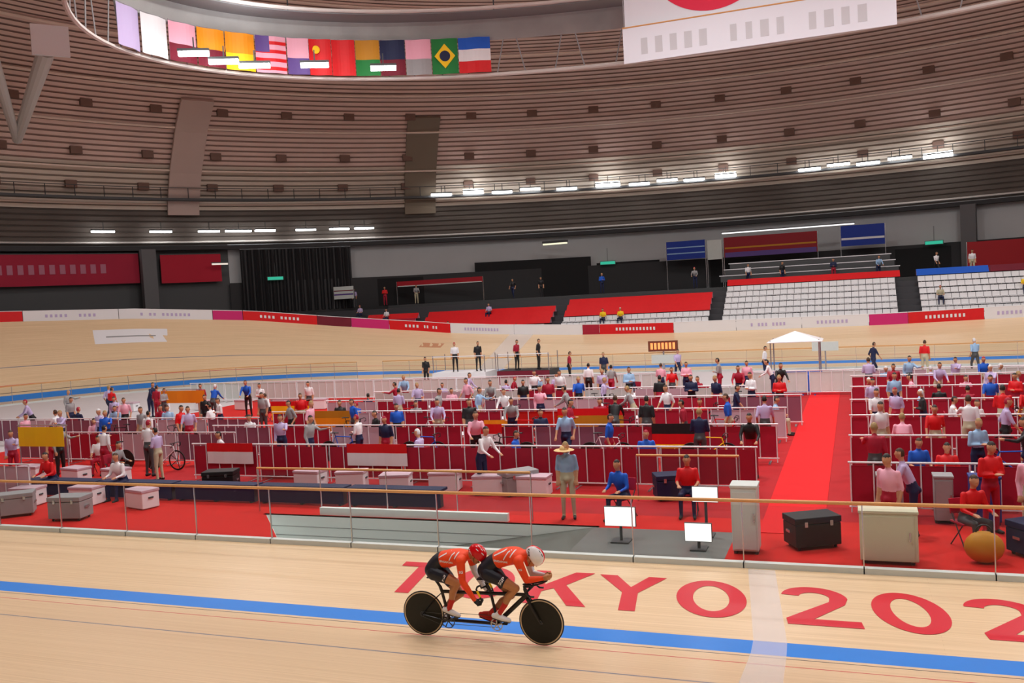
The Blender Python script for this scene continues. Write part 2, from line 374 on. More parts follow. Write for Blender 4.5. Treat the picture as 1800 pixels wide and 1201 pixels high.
# meridian ribs
def ang(X, Y): return math.atan2((Y-CY), (X-CX)/1.1)
def rib(X, Y, wd, m, t0, t1, inset=.35):
    a = ang(X, Y); mb = MB(); n = 14
    L_, R_ = [], []
    for i in range(n+1):
        b, z = pr(t0+(t1-t0)*i/n); da = wd/2/b
        L_.append(ell_pt(b-inset, z, a-da)); R_.append(ell_pt(b-inset, z, a+da))
    mb.strip(L_, R_); return mb.build('ceiling_rib', m, ceiling, solid=.3)
ribp = mat('rib_pale', sr(196, 176, 168), .6, noise=.06, nscale=.5); ribd = mat('rib_olive', sr(130, 118, 102), .7)
rib(-53.5, 64.5, 2.6, ribp, 3.2, 13.6, .5); rib(-38.5, 79.5, 2.8, ribd, 3.0, 12.6, .2)
# dark bracket boxes between the rings
mb = MB()
for z, b in ((18.7, 52.6), (16.2, 54.0), (22.0, 50.3)):
    for q in range(0, 60):
        a = 2*PI*q/60; P = ell_pt(b-.15, z, a); mb.box(P, (.9, .3, .6), rz=math.atan2(P.y-CY, P.x-CX)+PI/2)
mb.build('ceiling_bracket', mat('bracket', sr(120, 96, 86), .8), ceiling)
# walls
def ell_wall(name, a0, a1, b, z0, z1, m, n=60, parent=None, solid=.1):
    mb = MB(); P = [ell_pt(b, z0, a0+(a1-a0)*i/n) for i in range(n+1)]; mb.strip(P, [v+Vector((0, 0, z1-z0)) for v in P]); return mb.build(name, m, parent, solid=solid)
aL = ang(-52.2, 68)
w1 = ell_wall('wall_back', ang(40, 80), aL, 54.6, 0, 11.2, mat('wall_grey', sr(180, 184, 186), .7, noise=.08, nscale=.3)); tag(w1, kind='structure')
w2 = ell_wall('wall_left', aL, ang(-60, 5)+2*PI if ang(-60, 5) < 0 else ang(-60, 5), 54.6, 0, 11.2, M['dgrey']); tag(w2, kind='structure')
a_s = ang(-60, 5)+2*PI; w3 = ell_wall('wall_front', a_s, ang(40, 80)+2*PI, 54.6, 0, 11.2, M['dgrey']); tag(w3, kind='structure')
mb = MB(); n = 150
P = [ell_pt(54.55, 10.75, 2*PI*i/n) for i in range(n+1)]; Q = [ell_pt(53.7, 10.75, 2*PI*i/n) for i in range(n+1)]
mb.strip(P, Q); mb.strip(Q, [v+Vector((.0, 0, .35)) for v in Q]); o = mb.build('trim_2', M['black'], solid=.04); tag(o, kind='structure')
# outer ground below everything
mb = MB(); mb.add([(CX, CY, -.05)]+[ell_pt(55, -.05, 2*PI*i/60) for i in range(60)], [(0, 1+i, 1+(i+1) % 60) for i in range(60)])
# leave the pit open: build the ground as an outer ring only
mb = MB(); A = [tp(LOOP*i/120, BW+5) for i in range(121)]; A = [Vector((v.x, v.y, -.02)) for v in A]
B = []
for v in A:
    a = ang(v.x, v.y); B.append(ell_pt(54.7, -.02, a))
mb.strip(A, B); o = mb.build('floor_concourse', M['dgrey']); tag(o, kind='structure')
#PART2
# ------------------------------------------------------------------ far stand: tiers, seats, covers
blocks = [(-47.0, -35.1), (-34.1, -22.7), (-21.7, -10.2), (-9.2, 3.2), (4.3, 16.7)]
rowY = lambda k: 67.45+.72*k
rowZ = lambda k: 1.62+.43*k
mb = MB()
for k in range(8):
    mb.box((-13.5, rowY(k)+.2 if k < 7 else rowY(k)+.6, rowZ(k)/2), (66 if k > 2 else 58, .72 if k < 7 else 1.5, rowZ(k)))
o = mb.build('grandstand_tiers', mat('stand_concrete', sr(66, 66, 70), .7, noise=.08, nscale=1)); tag(o, kind='structure')
mb = MB(); mb.box((-10, 80.6, 2.45), (46, 13.2, 4.9)); mb.box((-36, 77.8, 2.45), (8, 7, 4.9))
o = mb.build('floor_gallery', M['dgrey']); tag(o, kind='structure')
# seat: shell bottom, back
sm = mat('seat_white', sr(228, 228, 230), .45)
def make_seat(m):
    mb = MB()
    mb.box((0, -.02, .36), (.47, .38, .045)); mb.box((0, .19, .56), (.47, .045, .33), rx=-.12)
    mb.box((0, .06, .17), (.08, .1, .34)); mb.box((-.21, 0, .37), (.03, .34, .08)); mb.box((.21, 0, .37), (.03, .34, .08))
    return mb.build('stand_seat', m, link=False, bevel=0)
seatp = make_seat(sm); cnt = 0; rest = MB(); used = False
NB = {1: 'block left of the far finish stripe', 2: 'block under middle red covers', 3: 'big white block right of centre', 4: 'far right block'}
seat_list = []
for bi, ks in ((3, range(0, 7)), (2, range(0, 3)), (4, range(0, 7)), (1, range(0, 2))):
    x0, x1 = blocks[bi]
    if bi == 4: x1 = 12.6
    for k in ks:
        n = int((x1-x0)/.5)
        for q in range(n): seat_list.append((bi, k, x0+.28+q*.5, q+1))
for bi, k, X, sq in seat_list:
    if cnt < 300:
        o = seatp.copy(); C.objects.link(o); o.location = (X, rowY(k)+.1, rowZ(k)+.002)
        tag(o, 'white stand seat, %s row up, %s from the left, %s' % (ordn(k+1), ordn(sq), NB[bi]), 'seat', 'white stand seats, %s row of the %s' % (ordn(k+1), NB[bi])); cnt += 1
    else:
        for v in [0]:
            rest.box((X, rowY(k)+.08, rowZ(k)+.38), (.47, .38, .045)); rest.box((X, rowY(k)+.29, rowZ(k)+.56), (.47, .045, .33), rx=-.12); rest.box((X, rowY(k)+.1, rowZ(k)+.18), (.08, .1, .34))
if rest.v:
    o = rest.build('stand_seat', sm); tag(o, 'remaining rows of white plastic stand seats', 'seats', kind='stuff')
def cover(X0, X1, k, m, label, cat='seat cover', h=.36, zoff=.5):
    mb = MB(); n = 14
    A = []; B = []; Cc = []
    for i in range(n+1):
        X = X0+(X1-X0)*i/n; s = .02*math.sin(i*1.9)
        A.append((X, rowY(k)-.12+s, rowZ(k)+zoff-.15)); B.append((X, rowY(k)+.28+s, rowZ(k)+zoff+h-.05)); Cc.append((X, rowY(k)+.42, rowZ(k)+.35))
    mb.strip(A, B); mb.strip(B, Cc, 1); o = mb.build('seat_cover', [m, M['pink']], solid=.02); tag(o, label, cat, 'fabric covers over the stand seats'); return o
for k in (3, 4, 5):
    cover(blocks[2][0], blocks[2][1], k, M['red'], 'red fabric seat cover, %s strip up, in the middle stand block' % ordn(k-2))
for k in (2, 3, 4): cover(blocks[1][0], blocks[1][1], k, M['red'], 'red fabric seat cover, %s strip up, left of the middle stand block' % ordn(k-1))
cover(blocks[3][0], blocks[3][1], 7, M['red'], 'red fabric cover along the top of the widest white seat block')
cover(blocks[4][0], 9.0, 7, M['blue'], 'blue fabric cover along the top of the far right seat block')
cover(9.1, 16.5, 7, M['maroon'], 'dark red fabric cover beside the blue one in the top row')
for k in (1, 2): cover(-43.5, blocks[0][1], k, M['lblue'], 'pale blue fabric seat cover, %s row up, at the left end of the stand' % ordn(k))
cover(-40, blocks[0][1], 4, M['red'], 'red fabric seat cover at the left end of the stand')
cover(-40, blocks[0][1], 3, M['crimson'], 'crimson seat cover below the red one at the left end of the stand')

# ------------------------------------------------------------------ advertising boards on top of the bank
def fence_pt(t, h, off=.03):
    u = XR-t; x, y, nx, ny = loop(u); z = bankz(u); al, bl = slopes(u); o = BW*math.cos(bl)+TW*math.cos(al)+off
    return Vector((x+nx*o, y+ny*o, z-.05+h))
FH = .80
seg = [(-70, -62.5, 'white', 0), (-62.5, -55.6, 'red', 0), (-55.6, -50.4, 'white', 2), (-50.4, -45, 'white', 2), (-45, -43.2, 'magenta', 0), (-43.2, -38.7, 'red', 1), (-38.7, -36.6, 'maroon', 0), (-36.6, -34.2, 'magenta', 0),
       (-34.2, -29.7, 'red', 1), (-29.7, -24.4, 'white', 2), (-24.4, -19, 'white', 0), (-19, -17.7, 'crimson', 0), (-17.7, -12.2, 'red', 1), (-12.2, -7.8, 'white', 0), (-7.8, -3.4, 'white', 2),
       (-3.4, .9, 'white', 2), (.9, 3.3, 'magenta', 0), (3.3, 7.8, 'red', 1), (7.8, 11, 'white', 2), (11, 18, 'white', 0)]
side = ['far left', 'left', 'left of centre', 'middle', 'right of centre', 'right', 'far right']
bn = 0
for (t0, t1, c, mk) in seg:
    bn += 1; n = max(2, int((t1-t0)/.8)); A = [fence_pt(t0+(t1-t0-.03)*i/n, 0) for i in range(n+1)]; B = [v+Vector((0, 0, FH)) for v in A]
    r = empty('advertising_board', tuple(A[n//2]))
    inv = Vector(A[n//2])
    mb = MB(); mb.strip([v-inv for v in A], [v-inv for v in B]); mb.build('panel', M[c] if c != 'white' else M['white'], r, solid=.04)
    mb = MB(); mb.loft([v-inv for v in B], .03, n=5); mb.build('top_rail', M['white'], r)
    if mk:      # short bars standing for the unreadable lettering
        mb = MB(); tm = (t0+t1)/2; wd = (t1-t0)*.55; q = int(wd/.24)
        rnd = random.Random(bn)
        for e in range(q):
            if rnd.random() < .12: continue
            ta = tm-wd/2+wd*e/q; a = fence_pt(ta, .30, -.01)-inv; b = fence_pt(ta+.13, .30, -.01)-inv; hh = .22
            up = Vector((0, 0, hh)); mb.add([a, b, b+up, a+up], [(0, 1, 2, 3)])
        mb.build('board_print', M['white'] if c == 'red' else M['lilac'], r)
    tag(r, '%s advertising board on top of the far bank, %s from the left' % ({'maroon': 'dark crimson'}.get(c, c), ordn(bn)), 'board', 'advertising boards along the top of the bank')

# ------------------------------------------------------------------ balustrade inside the track
def balustrade(us, label, close=True, rail=True):
    r = empty('glass_balustrade', tuple(tp((us[0]+us[-1])/2, -3.42))); base = Vector(r.location)
    P = [tp(u, -3.42)-base for u in us]
    mb = MB(); 
    for a, b in zip(P[:-1], P[1:]):
        d = b-a; mb.box((a+b)/2+Vector((0, 0, .05)), (d.length+.02, .14, .1), rz=math.atan2(d.y, d.x))
    mb.build('sill', M['offwhite'], r)
    mb = MB(); mb.loft([v+Vector((0, 0, 1.2)) for v in P], .033, n=10); mb.build('handrail', M['tan'], r, smooth=True)
    for a, b in zip(P[:-1], P[1:]):
        d = b-a; mb = MB(); mb.box((a+b)/2+Vector((0, 0, .62)), (d.length-.04, .012, 1.0), rz=math.atan2(d.y, d.x)); mb.build('glass_panel', M['glass'], r)
    for v in P:
        mb = MB(); mb.box(v+Vector((0, 0, .62)), (.018, .03, 1.16)); mb.build('post', M['steel'], r)
    tag(r, label, 'balustrade'); return r
balustrade([UN(-30+2*i) for i in range(24)], 'clear balustrade with tan wooden handrail between the near straight and the infield')
balustrade([UF(20)+2.0*i for i in range(26)], 'clear balustrade with tan wooden handrail inside the far straight')
balustrade([54+LB*i/34 for i in range(34)], 'clear balustrade with tan wooden handrail curving round the left bend')

# ------------------------------------------------------------------ things on the gallery and back wall
def wall_banner(name, X0, Y0, X1, Y1, z0, z1, m, label, cat='banner', print_m=None, b=53.9):
    a0, a1 = ang(X0, Y0), ang(X1, Y1); n = 10
    r = empty(name, tuple(ell_pt(b, z0, (a0+a1)/2))); base = Vector(r.location)
    mb = MB(); P = [ell_pt(b, z0, a0+(a1-a0)*i/n)-base for i in range(n+1)]; mb.strip(P, [v+Vector((0, 0, z1-z0)) for v in P]); mb.build('cloth', m, r, solid=.03)
    if print_m:
        mb = MB(); q = 15; h = (z1-z0)
        for e in range(q):
            a = a0+(a1-a0)*(.14+.72*e/q); a2 = a+(a1-a0)*.026
            p1, p2 = ell_pt(b-.05, z0+h*.36, a)-base, ell_pt(b-.05, z0+h*.36, a2)-base; up = Vector((0, 0, h*.3)); mb.add([p1, p2, p2+up, p1+up], [(0, 1, 2, 3)])
        mb.build('banner_print', print_m, r)
    mb = MB(); mb.loft([v+Vector((0, 0, z1-z0+.03)) for v in P], .05, n=6); mb.build('hanging_rail', M['dgrey'], r)
    tag(r, label, cat); return r
mar = mat('dim_crimson', sr(160, 18, 52), .7, noise=.12, nscale=.6)
wall_banner('wall_banner', -63.0, 46.5, -56.9, 61.7, 8.0, 10.5, mar, 'long crimson banner with pale unreadable print high on the left wall', print_m=mat('dim_print', sr(175, 110, 130), .7))
wall_banner('wall_banner', -55.9, 63.2, -52.9, 67.4, 7.9, 10.35, mat('dim_red', sr(175, 12, 44), .7), 'short crimson banner high on the left wall beside the black curtain')
# black lower cladding of left wall, curtain
def ell_panel(name, X0, Y0, X1, Y1, z0, z1, m, b=54.2): return ell_wall(name, ang(X0, Y0), ang(X1, Y1), b, z0, z1, m, n=20)
o = ell_panel('wall_cladding', -64.9, 30, -52.3, 67.9, 0, 7.7, M['black']); tag(o, kind='structure')
r = empty('stage_curtain', tuple(ell_pt(53.6, 4.9, ang(-48, 72.6)))); base = Vector(r.location); mb = MB(); A = []
a0, a1 = ang(-51.8, 68.6), ang(-44.4, 75.6)
for i in range(80): A.append(ell_pt(53.6+.12*math.sin(i*1.3), 4.9, a0+(a1-a0)*i/79)-base)
mb.strip(A, [v+Vector((0, 0, 5.7)) for v in A]); mb.build('curtain_cloth', M['black'], r, solid=.02)
mb = MB(); mb.loft([ell_pt(53.6, 10.65, a0+(a1-a0)*i/10)-base for i in range(11)], .06, n=6); mb.build('curtain_rail', M['dgrey'], r)
tag(r, 'tall black curtain on the back wall left of the grey wall', 'curtain')
blk = mat('opening_black', (.012, .012, .013), .9)
for X0, Y0, X1, Y1, z0, z1 in [(-34.5, 82.2, -24, 86.6, 4.9, 8.6), (-23.5, 86.8, -17.5, 88, 4.9, 7.9), (-43, 77, -36, 81.5, 4.9, 7.5), (-17, 88.2, 2, 89, 4.9, 7.5), (2.2, 89, 8.2, 88.6, 4.9, 7.4)]:
    o = ell_panel('door_1', X0, Y0, X1, Y1, z0, z1, blk, 53.95); o.name = 'wall_opening'; tag(o, kind='structure')
# concourse piers
for j, (X, Y) in enumerate([(-56.6, 62.2), (9.6, 87.9)]):
    mb = MB(); P = ell_pt(53.4, 0, ang(X, Y)); mb.box((0, 0, 5.4), (1.2, .6, 10.8), rz=math.atan2(P.y-CY, P.x-CX)+PI/2); o = mb.build('wall_pier', mat('pier', sr(96, 96, 98), .7), loc=tuple(P)); tag(o, kind='structure')
# tribune platform: stepped press desks with rails and fabric fronts
for k in range(3):
    r = empty('press_desk', (-3.4, 75.4+1.1*k, 4.9)); zt = .9+.5*k
    mb = MB(); mb.box((0, 0, zt), (13.5-k*.5, .55, .06)); mb.build('tabletop', M['white'], r)
    mb = MB(); mb.box((0, -.24, zt-.28), (13.3-k*.5, .03, .45)); mb.build('modesty_panel', M['dgrey'], r)
    for q in range(5):
        mb = MB(); mb.box((-6+3*q, .1, zt/2), (.06, .3, zt)); mb.build('leg', M['dgrey'], r)
    tag(r, 'long white press desk on the gallery, %s of three tiers from the front' % ordn(k+1), 'desk', 'tiered press desks')
def banner_box(X0, X1, Y, z0, z1, m, label, stripes=()):
    r = empty('gallery_banner', ((X0+X1)/2, Y, z0)); mb = MB(); W = X1-X0; H = z1-z0; mb.box((0, 0, H/2), (W, .06, H)); mb.build('cloth', m, r)
    for (za, zb, sm_) in stripes: mb = MB(); mb.box((0, -.035, (za+zb)/2*H), (W*.98, .01, (zb-za)*H)); mb.build('banner_stripe', sm_, r)
    for sx in (-1, 1): mb = MB(); mb.box((sx*(W/2+.03), .02, (z1-4.9)/2-(z0-4.9)), (.06, .06, z1-4.9)); mb.build('pole', M['steel'], r)
    tag(r, label, 'banner'); return r
dblue = mat('royal_blue', sr(14, 50, 150), .6)
banner_box(-16.4, -12.8, 86.0, 7.7, 9.4, dblue, 'blue banner with pale stripes left of the dark red one on the gallery', [(.3, .36, M['lblue']), (.62, .68, M['lblue'])])
banner_box(-11.1, -2.9, 86.2, 7.6, 9.45, mat('deep_red', sr(140, 12, 28), .6), 'wide dark red banner with a blue lower edge on the gallery', [(0, .24, M['purple']), (.42, .5, M['mustard'])])
banner_box(-.9, 2.7, 86.2, 7.9, 9.7, dblue, 'blue banner right of the dark red one on the gallery', [(.3, .4, M['white'])])
banner_box(-12.6, -11.3, 86.1, 7.5, 9.3, M['offwhite'], 'narrow pale banner between the blue and dark red gallery banners')
banner_box(8.9, 14.2, 84.2, 5.0, 7.5, mat('deep_red2', sr(160, 8, 22), .6), 'tall dark red banner at the right end of the gallery')
banner_box(-45.4, -43.3, 73.9, 5.75, 6.9, M['offwhite'], 'small pale board with purplish stripes beside the black curtain', [(.3, .42, M['purple']), (.62, .7, M['maroon'])])
banner_box(-40.5, -31.7, 77.2, 6.6, 7.1, mat('deep_red3', sr(165, 20, 36), .6), 'low dark red fascia banner on the left gallery rail', [(0, .16, M['offwhite'])])
for (a, b_), z in (((-49.6, 70.6), 7.95), ((-22.2, 86.2), 7.85), ((6.6, 87.2), 7.75)):
    P = ell_pt(53.3, z, ang(a, b_)); r = empty('exit_sign', tuple(P), math.atan2(P.y-CY, P.x-CX)+PI/2)
    mb = MB(); mb.box((0, 0, 0), (1.5, .12, .36)); mb.build('sign_housing', M['dgrey'], r); mb = MB(); mb.box((0, .07, 0), (1.42, .02, .28)); mb.box((0, -.07, 0), (1.42, .02, .28)); mb.build('sign_face', M['exit'], r)
    mb = MB(); mb.box((0, 0, .8), (.04, .04, 1.3)); mb.build('hanger', M['dgrey'], r)
    tag(r, {-49.6: 'green exit sign in front of the black curtain', -22.2: 'green exit sign under the grey wall left of the blue banner', 6.6: 'green exit sign left of the tall dark red banner'}[a], 'exit sign')
P = ell_pt(53.2, 9.4, ang(-52.9, 67)); r = empty('wall_lamp', tuple(P), math.atan2(P.y-CY, P.x-CX)+PI/2); mb = MB(); mb.box((0, 0, 0), (1.4, .15, .14)); mb.build('tube', mat('dim_lamp', (1, .95, .85), emit=(1, .93, .8), estr=.55), r); mb = MB(); mb.box((0, 0, .12), (1.5, .2, .08)); mb.build('bracket', M['dgrey'], r)
tag(r, 'pale tube lamp in front of the short crimson banner', 'lamp')
P = Vector((-26.5, 83.2, 9.9)); r = empty('wall_lamp', tuple(P)); mb = MB(); mb.box((0, 0, 0), (2.4, .2, .14)); mb.build('tube', mat('warm_lamp', (1, 1, .7), emit=(1, 1, .72), estr=.8), r); mb = MB(); mb.box((0, 0, .2), (2.5, .25, .2)); mb.build('bracket', M['dgrey'], r)
tag(r, 'yellowish tube lamp above the dark gallery opening at centre', 'lamp')
r = empty('wall_lamp', (-5.5, 86.4, 9.85)); mb = MB(); mb.box((0, 0, 0), (11.5, .12, .1)); mb.build('tube', mat('strip_lamp', (1, 1, 1), emit=(1, 1, 1), estr=1.3), r); mb = MB(); mb.box((0, 0, .1), (11.6, .16, .06)); mb.build('bracket', M['dgrey'], r)
tag(r, 'long white strip lamp above the dark red gallery banner', 'lamp')

# ------------------------------------------------------------------ bright ring fixtures
def fixture(P, L, rz, label, grp, h=.16):
    r = empty('flood_lamp', tuple(P), rz); mb = MB(); mb.box((0, 0, .1), (L, .3, .12)); mb.build('housing', M['dgrey'], r)
    mb = MB(); mb.box((0, 0, -.02), (L*.96, .26, h)); mb.build('diffuser', M['lamp'], r)
    mb = MB(); mb.box((0, .1, .45), (.06, .06, .6)); mb.build('bracket', M['dgrey'], r); tag(r, label, 'lamp', grp)
import itertools
def az_to_ell(xp, b):   # azimuth for evenly designed fixture spacing (degrees from the hall's long axis)
    return xp
for j, (X, Y) in enumerate([(-58.3, 59.4), (-55.6, 63.3), (-53.2, 66.6), (-51.6, 68.6), (-49.9, 70.3), (-47.5, 73.1), (-45.2, 75.2), (-43.4, 76.7)]):
    a = ang(X, Y); P = ell_pt(53.9, 12.38, a); fixture(P, 1.9 if j not in (3,) else 2.4, math.atan2(P.y-CY, P.x-CX)+PI/2, 'bright bar lamp on the lower left roof ring, %s of eight from the left' % ordn(j+1), 'bar lamps on the lower left roof ring')
rx = [-36.6, -33.9, -31.4, -28.9, -25.6, -21.8, -18.9, -16.3, -13.8, -10.9, -3.4, -.9, 1.6, 4.2, 7.2]
for j, X in enumerate(rx):
    a = math.acos(max(-1, min(1, (X-CX)/(53*1.1)))); P = ell_pt(52.9, 15.25+.15*(j % 2), a); fixture(P, 2.0 if j not in (5, 14) else 2.4, math.atan2(P.y-CY, P.x-CX)+PI/2, 'bright bar lamp on the right roof catwalk, %s from the left' % ordn(j+1), 'bar lamps on the right roof catwalk', .24 if j not in (1, 5, 9, 14) else .42)

# ------------------------------------------------------------------ suspended gantry ring with flags and banners
GA, GB = 26.8, 15.4
def gp(a, z, o=0): return Vector((CX+(GA+o)*math.cos(a), CY+(GB+o)*math.sin(a), z))
r = empty('lighting_gantry', (CX, CY, 17.6)); base = Vector(r.location); n = 120
for nm, z, o_, rad, m in (('lower_tube', 17.65, 0, .11, rail2), ('upper_tube', 20.9, 0, .15, mat('bright_tube', sr(250, 250, 250), .4, emit=(1, 1, 1), estr=1.6)), ('inner_tube', 20.9, -1.6, .1, rail2), ('outer_tube', 20.9, .5, .05, railm)):
    mb = MB(); mb.loft([gp(2*PI*i/n, z, o_)-base for i in range(n+1)], rad, n=6); mb.build(nm, m, r)
mb = MB(); mb.strip([gp(2*PI*i/n, 20.75, -.1)-base for i in range(n+1)], [gp(2*PI*i/n, 20.75, -1.6)-base for i in range(n+1)]); mb.build('walkway', mat('grate', sr(118, 118, 120), .7), r, solid=.06)
mb = MB()
for i in range(0, 96):
    a = 2*PI*i/96; mb.cyl(gp(a, 17.65)-base, gp(a+.03*(1 if i % 2 else -1), 20.9)-base, .035, n=5)
mb.build('bracing', M['grey'], r)
# side cladding only over the left part of the ring
a0, a1 = math.radians(98), math.radians(185)
mb = MB(); mb.strip([gp(a0+(a1-a0)*i/40, 19.55, -.05)-base for i in range(41)], [gp(a0+(a1-a0)*i/40, 20.75, -.05)-base for i in range(41)]); mb.build('side_panel', mat('gantry_panel', sr(160, 158, 156), .7, noise=.25, nscale=.6), r, solid=.05)
for i in range(12):
    mb = MB(); a = 2*PI*i/12; mb.cyl(gp(a, 20.9)-base, gp(a, 29.5)-base, .04, n=5); mb.build('hanging_cable', M['dgrey'], r)
tag(r, 'oval suspended lighting gantry ring with white tubes below the roof', 'gantry')
F = [('lilac', None), ('white', None), ('pink', 'maroon'), ('orange', 'maroon'), ('orange', 'yellow'), ('pink', 'stripes'), ('pink', 'purple'), ('red', 'star'), ('red', None), ('mustard', 'green'), ('navy', 'maroon'), ('pink', 'grey'), ('green', 'diamond'), ('tri', None)]
angs = np.interp(np.arange(len(F)), [0, 2.5, 6, 8.5, 13], [math.radians(186), math.radians(170), math.radians(151), math.radians(142), math.radians(125.2)])
flagnames = {'tri': 'blue, white and red striped flag', 'diamond': 'green flag with a yellow diamond', 'star': 'red flag with a small yellow emblem', 'stripes': 'pink flag with red stripes'}
WF = [(gp(angs[i], 0, .35)-gp(angs[i+1], 0, .35)).length if i+1 < len(F) else 1.9 for i in range(len(F))]
for j, (c, ex) in enumerate(F):
    a = angs[j]; a2 = a-.066; P = gp(a, 17.75, -.3); Q = gp(a2, 17.75, -.3); d = Q-P; W = min(1.9, WF[j]*.94); H = 1.95
    fr = empty('hanging_flag', tuple(P), math.atan2(d.y, d.x)); nseg = 8
    def fl(z0, z1, x0, x1, m, nm, yo=0):
        mb = MB(); A = []; B = []
        for i in range(nseg+1):
            x = x0+(x1-x0)*i/nseg; yy = .05*math.sin(x*4.5)+yo; A.append((x, yy, z0)); B.append((x, yy, z1))
        mb.strip(A, B); return mb.build(nm, m, fr, solid=.008)
    if c == 'tri': fl(1.3, H, 0, W, M['blue'], 'flag_cloth'); fl(.65, 1.3, 0, W, M['white'], 'flag_cloth'); fl(0, .65, 0, W, M['red'], 'flag_cloth')
    else: fl(0, H, 0, W, M[c], 'flag_cloth')
    if ex == 'stripes':
        for q in range(4): fl(.15+q*.45, .33+q*.45, 0, W, M['red'], 'flag_stripe', -.012)
        fl(1.1, H, 0, W*.45, M['purple'], 'flag_canton', -.02)
    elif ex == 'diamond':
        mb = MB(); mb.add([(W*.1, -.07, H/2), (W/2, -.07, H*.85), (W*.9, -.07, H/2), (W/2, -.07, H*.15)], [(0, 1, 2, 3)]); mb.build('flag_emblem', M['yellow'], fr, solid=.006)
        mb = MB(); mb.ell((W/2, -.08, H/2), (.3, .008, .3)); mb.build('flag_disc', M['navy'], fr)
    elif ex == 'star': mb = MB(); mb.ell((W*.3, -.07, H*.7), (.22, .01, .22), n=5); mb.build('flag_emblem', M['yellow'], fr)
    elif ex: fl(0, H*.45, 0, W, M[ex], 'flag_band', -.012)
    mb = MB(); mb.cyl((0, 0, H+.03), (W, 0, H+.03), .025, n=6); mb.build('flag_rod', M['grey'], fr)
    lab = flagnames.get(c, flagnames.get(ex, '%s flag%s' % (c, (' with a %s lower half' % ex) if ex else '')))
    tag(fr, '%s hanging from the gantry, %s from the left' % (lab, ordn(j+1)), 'flag', 'national flags hanging from the gantry')
for (X, Y, z, L) in [(-29.9, 37.2, 17.9, 1.5), (-29.3, 38.7, 17.75, 1.5), (-28.4, 40.0, 17.7, 1.6), (-26.2, 42.2, 17.9, 1.5), (-23.2, 44.2, 17.75, 1.4)]:
    fixture((X, Y, z), L, math.atan2(.55, 1), 'bright lamp under the gantry, %s' % {-29.9: 'leftmost before the flags', -29.3: 'second from the left', -28.4: 'third from the left', -26.2: 'before the red flags', -23.2: 'before the green flag'}[X], 'gantry lamps', .3)
fixture((-11.9, 50.9, 21.15), 2.2, 0, 'bright white lamp on the gantry left of the hanging banners', 'gantry lamps', .5)
# big flag with a red disc and the white banner under it
r = empty('hanging_banner', (-4.1, 46.0, 16.5)); mb = MB(); mb.box((-.0, 0, 0.87), (12.75, .05, 1.74)); mb.build('cloth', mat('banner_white', sr(228, 232, 242), .6), r)
mb = MB(); rnd = random.Random(3)
for e in range(15):
    if e in (5, 10): continue
    mb.box((-5.3+e*.73, -.03, .75), (.3+.12*rnd.random(), .01, .8))
mb.build('banner_print', mat('faint_print', sr(200, 202, 208), .6), r); mb = MB(); mb.cyl((-6.4, 0, 1.78), (6.4, 0, 1.78), .04); mb.build('hanging_rod', M['tan'], r)
for sx in (-6.3, 6.3): mb = MB(); mb.cyl((sx, 0, 1.8), (sx, 0, 4.3), .02, n=5); mb.build('hanging_cable', M['grey'], r)
tag(r, 'long white banner with faint grey print hanging under the flag with the red disc', 'banner')
r = empty('national_flag', (-4.1, 46.25, 18.3)); mb = MB(); mb.box((0, 0, 4), (12.6, .04, 8)); mb.build('flag_cloth', mat('flag_white', sr(228, 232, 242), .6), r)
mb = MB(); mb.cyl((-1.9, -.03, 3.5), (-1.9, -.04, 3.5), 3.25, n=64); mb.build('flag_disc', mat('disc_red', sr(225, 25, 70), .6), r)
for sx in (-6.2, 6.2): mb = MB(); mb.cyl((sx, 0, 8), (sx, 0, 9.6), .02, n=5); mb.build('hanging_cable', M['grey'], r)
tag(r, 'huge white flag with a red disc hanging from the roof', 'flag')
# grey roof strut and white screen at upper left
r = empty('roof_strut', (-47.6, 49, 20.0)); base = Vector(r.location); strm = mat('strut_grey', sr(205, 204, 202), .5)
mb = MB(); mb.cyl(Vector((-48.2, 45.6, 22.6))-base, Vector((-58.0, 51.5, 18.8))-base, .55, .35); mb.build('diagonal_member', strm, r)
mb = MB(); mb.cyl(Vector((-49.5, 42.5, 22.3))-base, Vector((-58.0, 51.5, 18.8))-base, .4, .3); mb.build('diagonal_member', strm, r)
mb = MB(); mb.box(Vector((-47.4, 45.2, 23.0))-base, (2.2, .3, 1.9), rz=.9); mb.build('node_plate', M['white'], r)
tag(r, 'grey roof strut with a pale square plate at upper left', 'strut')
